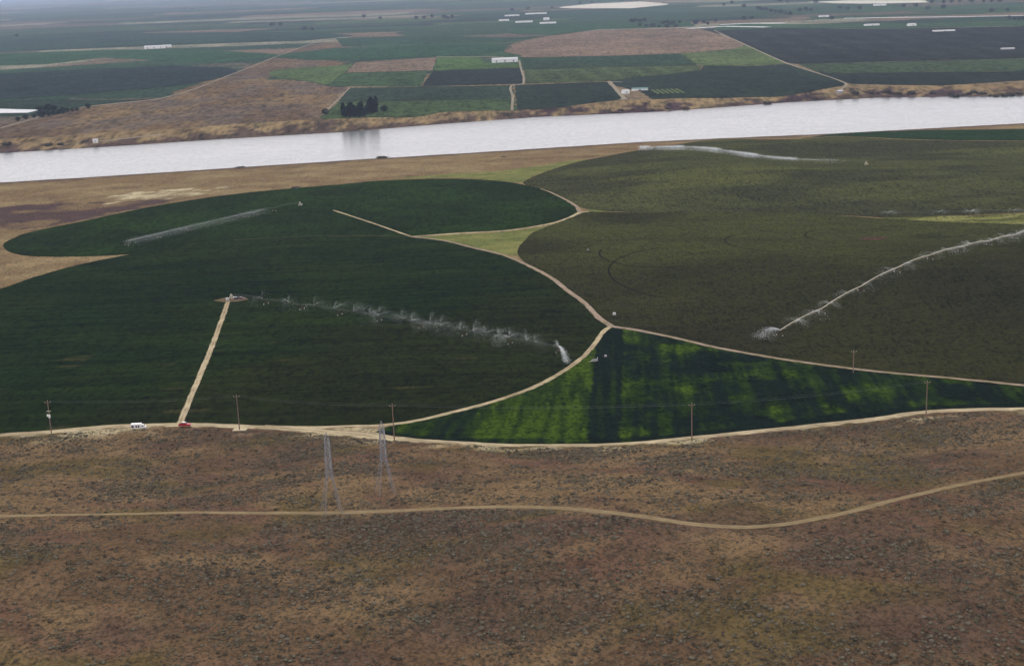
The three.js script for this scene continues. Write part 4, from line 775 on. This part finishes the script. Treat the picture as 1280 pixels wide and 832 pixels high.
barn(B[11], 24, 22, 9, 0.2, 'small white peaked shed beyond the wide dark vineyard');
barn(B[12], 50, 20, 6, 0.1, 'pale long shed beyond the wide dark vineyard');
barn(B[13], 62, 30, 4, 0, 'low white packing shed inside the wide dark vineyard');
barn(B[14], 30, 14, 4, -0.1, 'pale low shed on bare ground among vineyard rows', { wall: M.greyRoof });
barn(B[15], 16, 9, 5.5, 0.05, 'small house with grey roof under the tall dark poplars', { name: 'farmhouse', cat: 'house', roof: M.greyRoof });
barn(B[16], 7, 6, 5, 0.2, 'small white pump house on the dry far bank', { name: 'pump_house', cat: 'pump house' });
barn(B[17], 9, 7, 4.5, 0.2, 'small pale pump house where the diagonal road meets the river', { name: 'pump_house', cat: 'pump house', wall: M.greyRoof });
barn(B[18], 40, 20, 6, 0, 'tiny white shed in front of the dark hedge row');
barn(B[19], 60, 26, 8, 0, 'white shed near the horizon among dark trees');
{ // kitchen garden rows beside the farmyard
  for (let i = 0; i < 6; i++) { const x = B[4][0] + 22 + i * 9, d = B[4][1] - 20, o = [[x, d - 75], [x + 4.5, d - 75], [x - 2 + 4.5, d + 20], [x - 2, d + 20]];
    setting('crop_row', sheet(o, 8, 1.1, (a, b) => mul3(rgb(92, 102, 68), 0.8 + 0.4 * fbm(a / 6, b / 12, 451, 2)), 100, 0.4), M.far, 'light green planted row beside the farmyard', 'crop row').userData.group = 'planted rows beside the farmyard'; }
}

// ---------------------------------------------------------------- trees and shrubs
function crownGeo(seed, n, shape, leaf) {
  const r = rng(seed), pos = [];
  for (let i = 0; i < n; i++) {
    const y = r(), a = r() * TAU, q = shape(y, a) * Math.pow(r(), 0.4), c = V(Math.cos(a) * q, y, Math.sin(a) * q), u = V(r() - 0.5, r() - 0.5, r() - 0.5).normalize(), v = V(r() - 0.5, r() - 0.5, r() - 0.5).cross(u).normalize(), s = leaf * (0.6 + 0.8 * r());
    for (const [p, t] of [[-1, -0.6], [1, -0.5], [0.2, 1], [-1, -0.6], [0.2, 1], [-0.9, 0.7]]) pos.push(c.x + (u.x * p + v.x * t) * s, c.y + (u.y * p + v.y * t) * s * 0.5, c.z + (u.z * p + v.z * t) * s);
  }
  return geom(pos, null, null, null, null);
}
function treeProto(seed, tall, shape, n, leaf, mat) {
  const g = new THREE.Group(), tk = []; tk.push(new THREE.CylinderGeometry(tall * 0.008, tall * 0.02, tall * 0.8, 7).translate(0, tall * 0.39, 0).toNonIndexed());
  const r = rng(seed + 9); for (let i = 0; i < 7; i++) { const a = r() * TAU, y = tall * (0.2 + 0.08 * i), q = tall * shape(y / tall, a) * 0.7; tk.push(bar(V(0, y, 0), V(Math.cos(a) * q, y + tall * 0.12, Math.sin(a) * q), tall * 0.005, 4).toNonIndexed()); }
  const cg = crownGeo(seed, n, shape, leaf); cg.scale(tall, tall, tall);
  part('trunk', tk, M.bark, g); part('crown', cg, mat, g); return g;
}
const popShape = s => (y, a) => y < 0.05 ? 0.02 : (0.075 + 0.03 * fbm(Math.cos(a) * 2 + 9, y * 6, s, 3)) * Math.pow(Math.sin(Math.PI * clamp(y * 0.92 + 0.06, 0, 1)), 0.45);
const roundShape = s => (y, a) => y < 0.12 ? 0.02 : (0.26 + 0.26 * fbm(Math.cos(a) * 1.5 + 9, Math.sin(a) * 1.5 + y * 4, s, 3)) * Math.pow(Math.sin(Math.PI * clamp((y - 0.1) / 0.92, 0, 1)), 0.6);
const poplarKinds = [0, 1, 2].map(k => treeProto(31 + k, 1, popShape(k + 3), 1100, 0.034, M.poplar));
const roundKinds = [0, 1, 2].map(k => treeProto(61 + k, 1, roundShape(k + 13), 420, 0.085, M.leaf));
function plant(proto, name, [x, d], tall, wide, turn, label, category, group) {
  const o = proto.clone(); o.name = numbered(name); o.position.copy(at(x, d, d > 2200 ? 0.2 : 0)); o.scale.set(tall * wide, tall, tall * wide); o.rotation.y = turn; o.userData = { label, category }; if (group) o.userData.group = group; scene.add(o);
}
{
  const r = rng(808);
  plan.poplars.forEach((p, i) => plant(poplarKinds[i % 3], 'poplar_tree', p, (i > 10 ? 22 : 13) + (i > 10 ? 8 : 13) * r(), 1.25 + 0.5 * r(), r() * TAU, i > 10 ? 'tall dark poplar in the narrow taller row beyond the house' : 'tall dark poplar in the grove around the small house', 'tree', i > 10 ? 'poplars in the taller row' : 'poplars in the house grove'));
  plan.farTrees.forEach((p, i) => plant(roundKinds[i % 3], 'broadleaf_tree', p, (p[1] < 3000 ? 6 : p[1] < 6000 ? 10 : 14) + 6 * r(), (p[1] < 3000 ? 1.5 : 1.5) + 0.8 * r(), r() * TAU, p[1] < 3000 ? 'small dark round tree on the near plain across the river' : 'distant dark round tree on the hazy plain', 'tree', p[1] < 3000 ? 'trees near the far bank' : 'trees on the far plain'));
  const sg = bushGeo(9, 0.9);
  plan.bankShrubs.forEach((p, i) => {
    const o = lit(new THREE.Mesh(sg, M.shrub)); o.name = numbered('bank_shrub'); const s = 6 + 7 * r(); o.position.copy(at(p[0], Math.min(p[1], 1e9), -0.1)); if (o.position.y < WATER + 0.2) o.position.y = WATER - 0.3; o.scale.set(s * 1.3, s * (p[1] < 2100 ? 0.35 : 0.75), s); o.rotation.y = r() * TAU;
    const farSide = p[1] > 2100; o.userData = { label: farSide ? 'dark rounded shrub on the far river bank' : 'low dark shrub on the near river bank', category: 'shrub', group: farSide ? 'shrubs on the far bank' : 'shrubs on the near bank' }; scene.add(o);
  });
}

renderer.render(scene, camera);
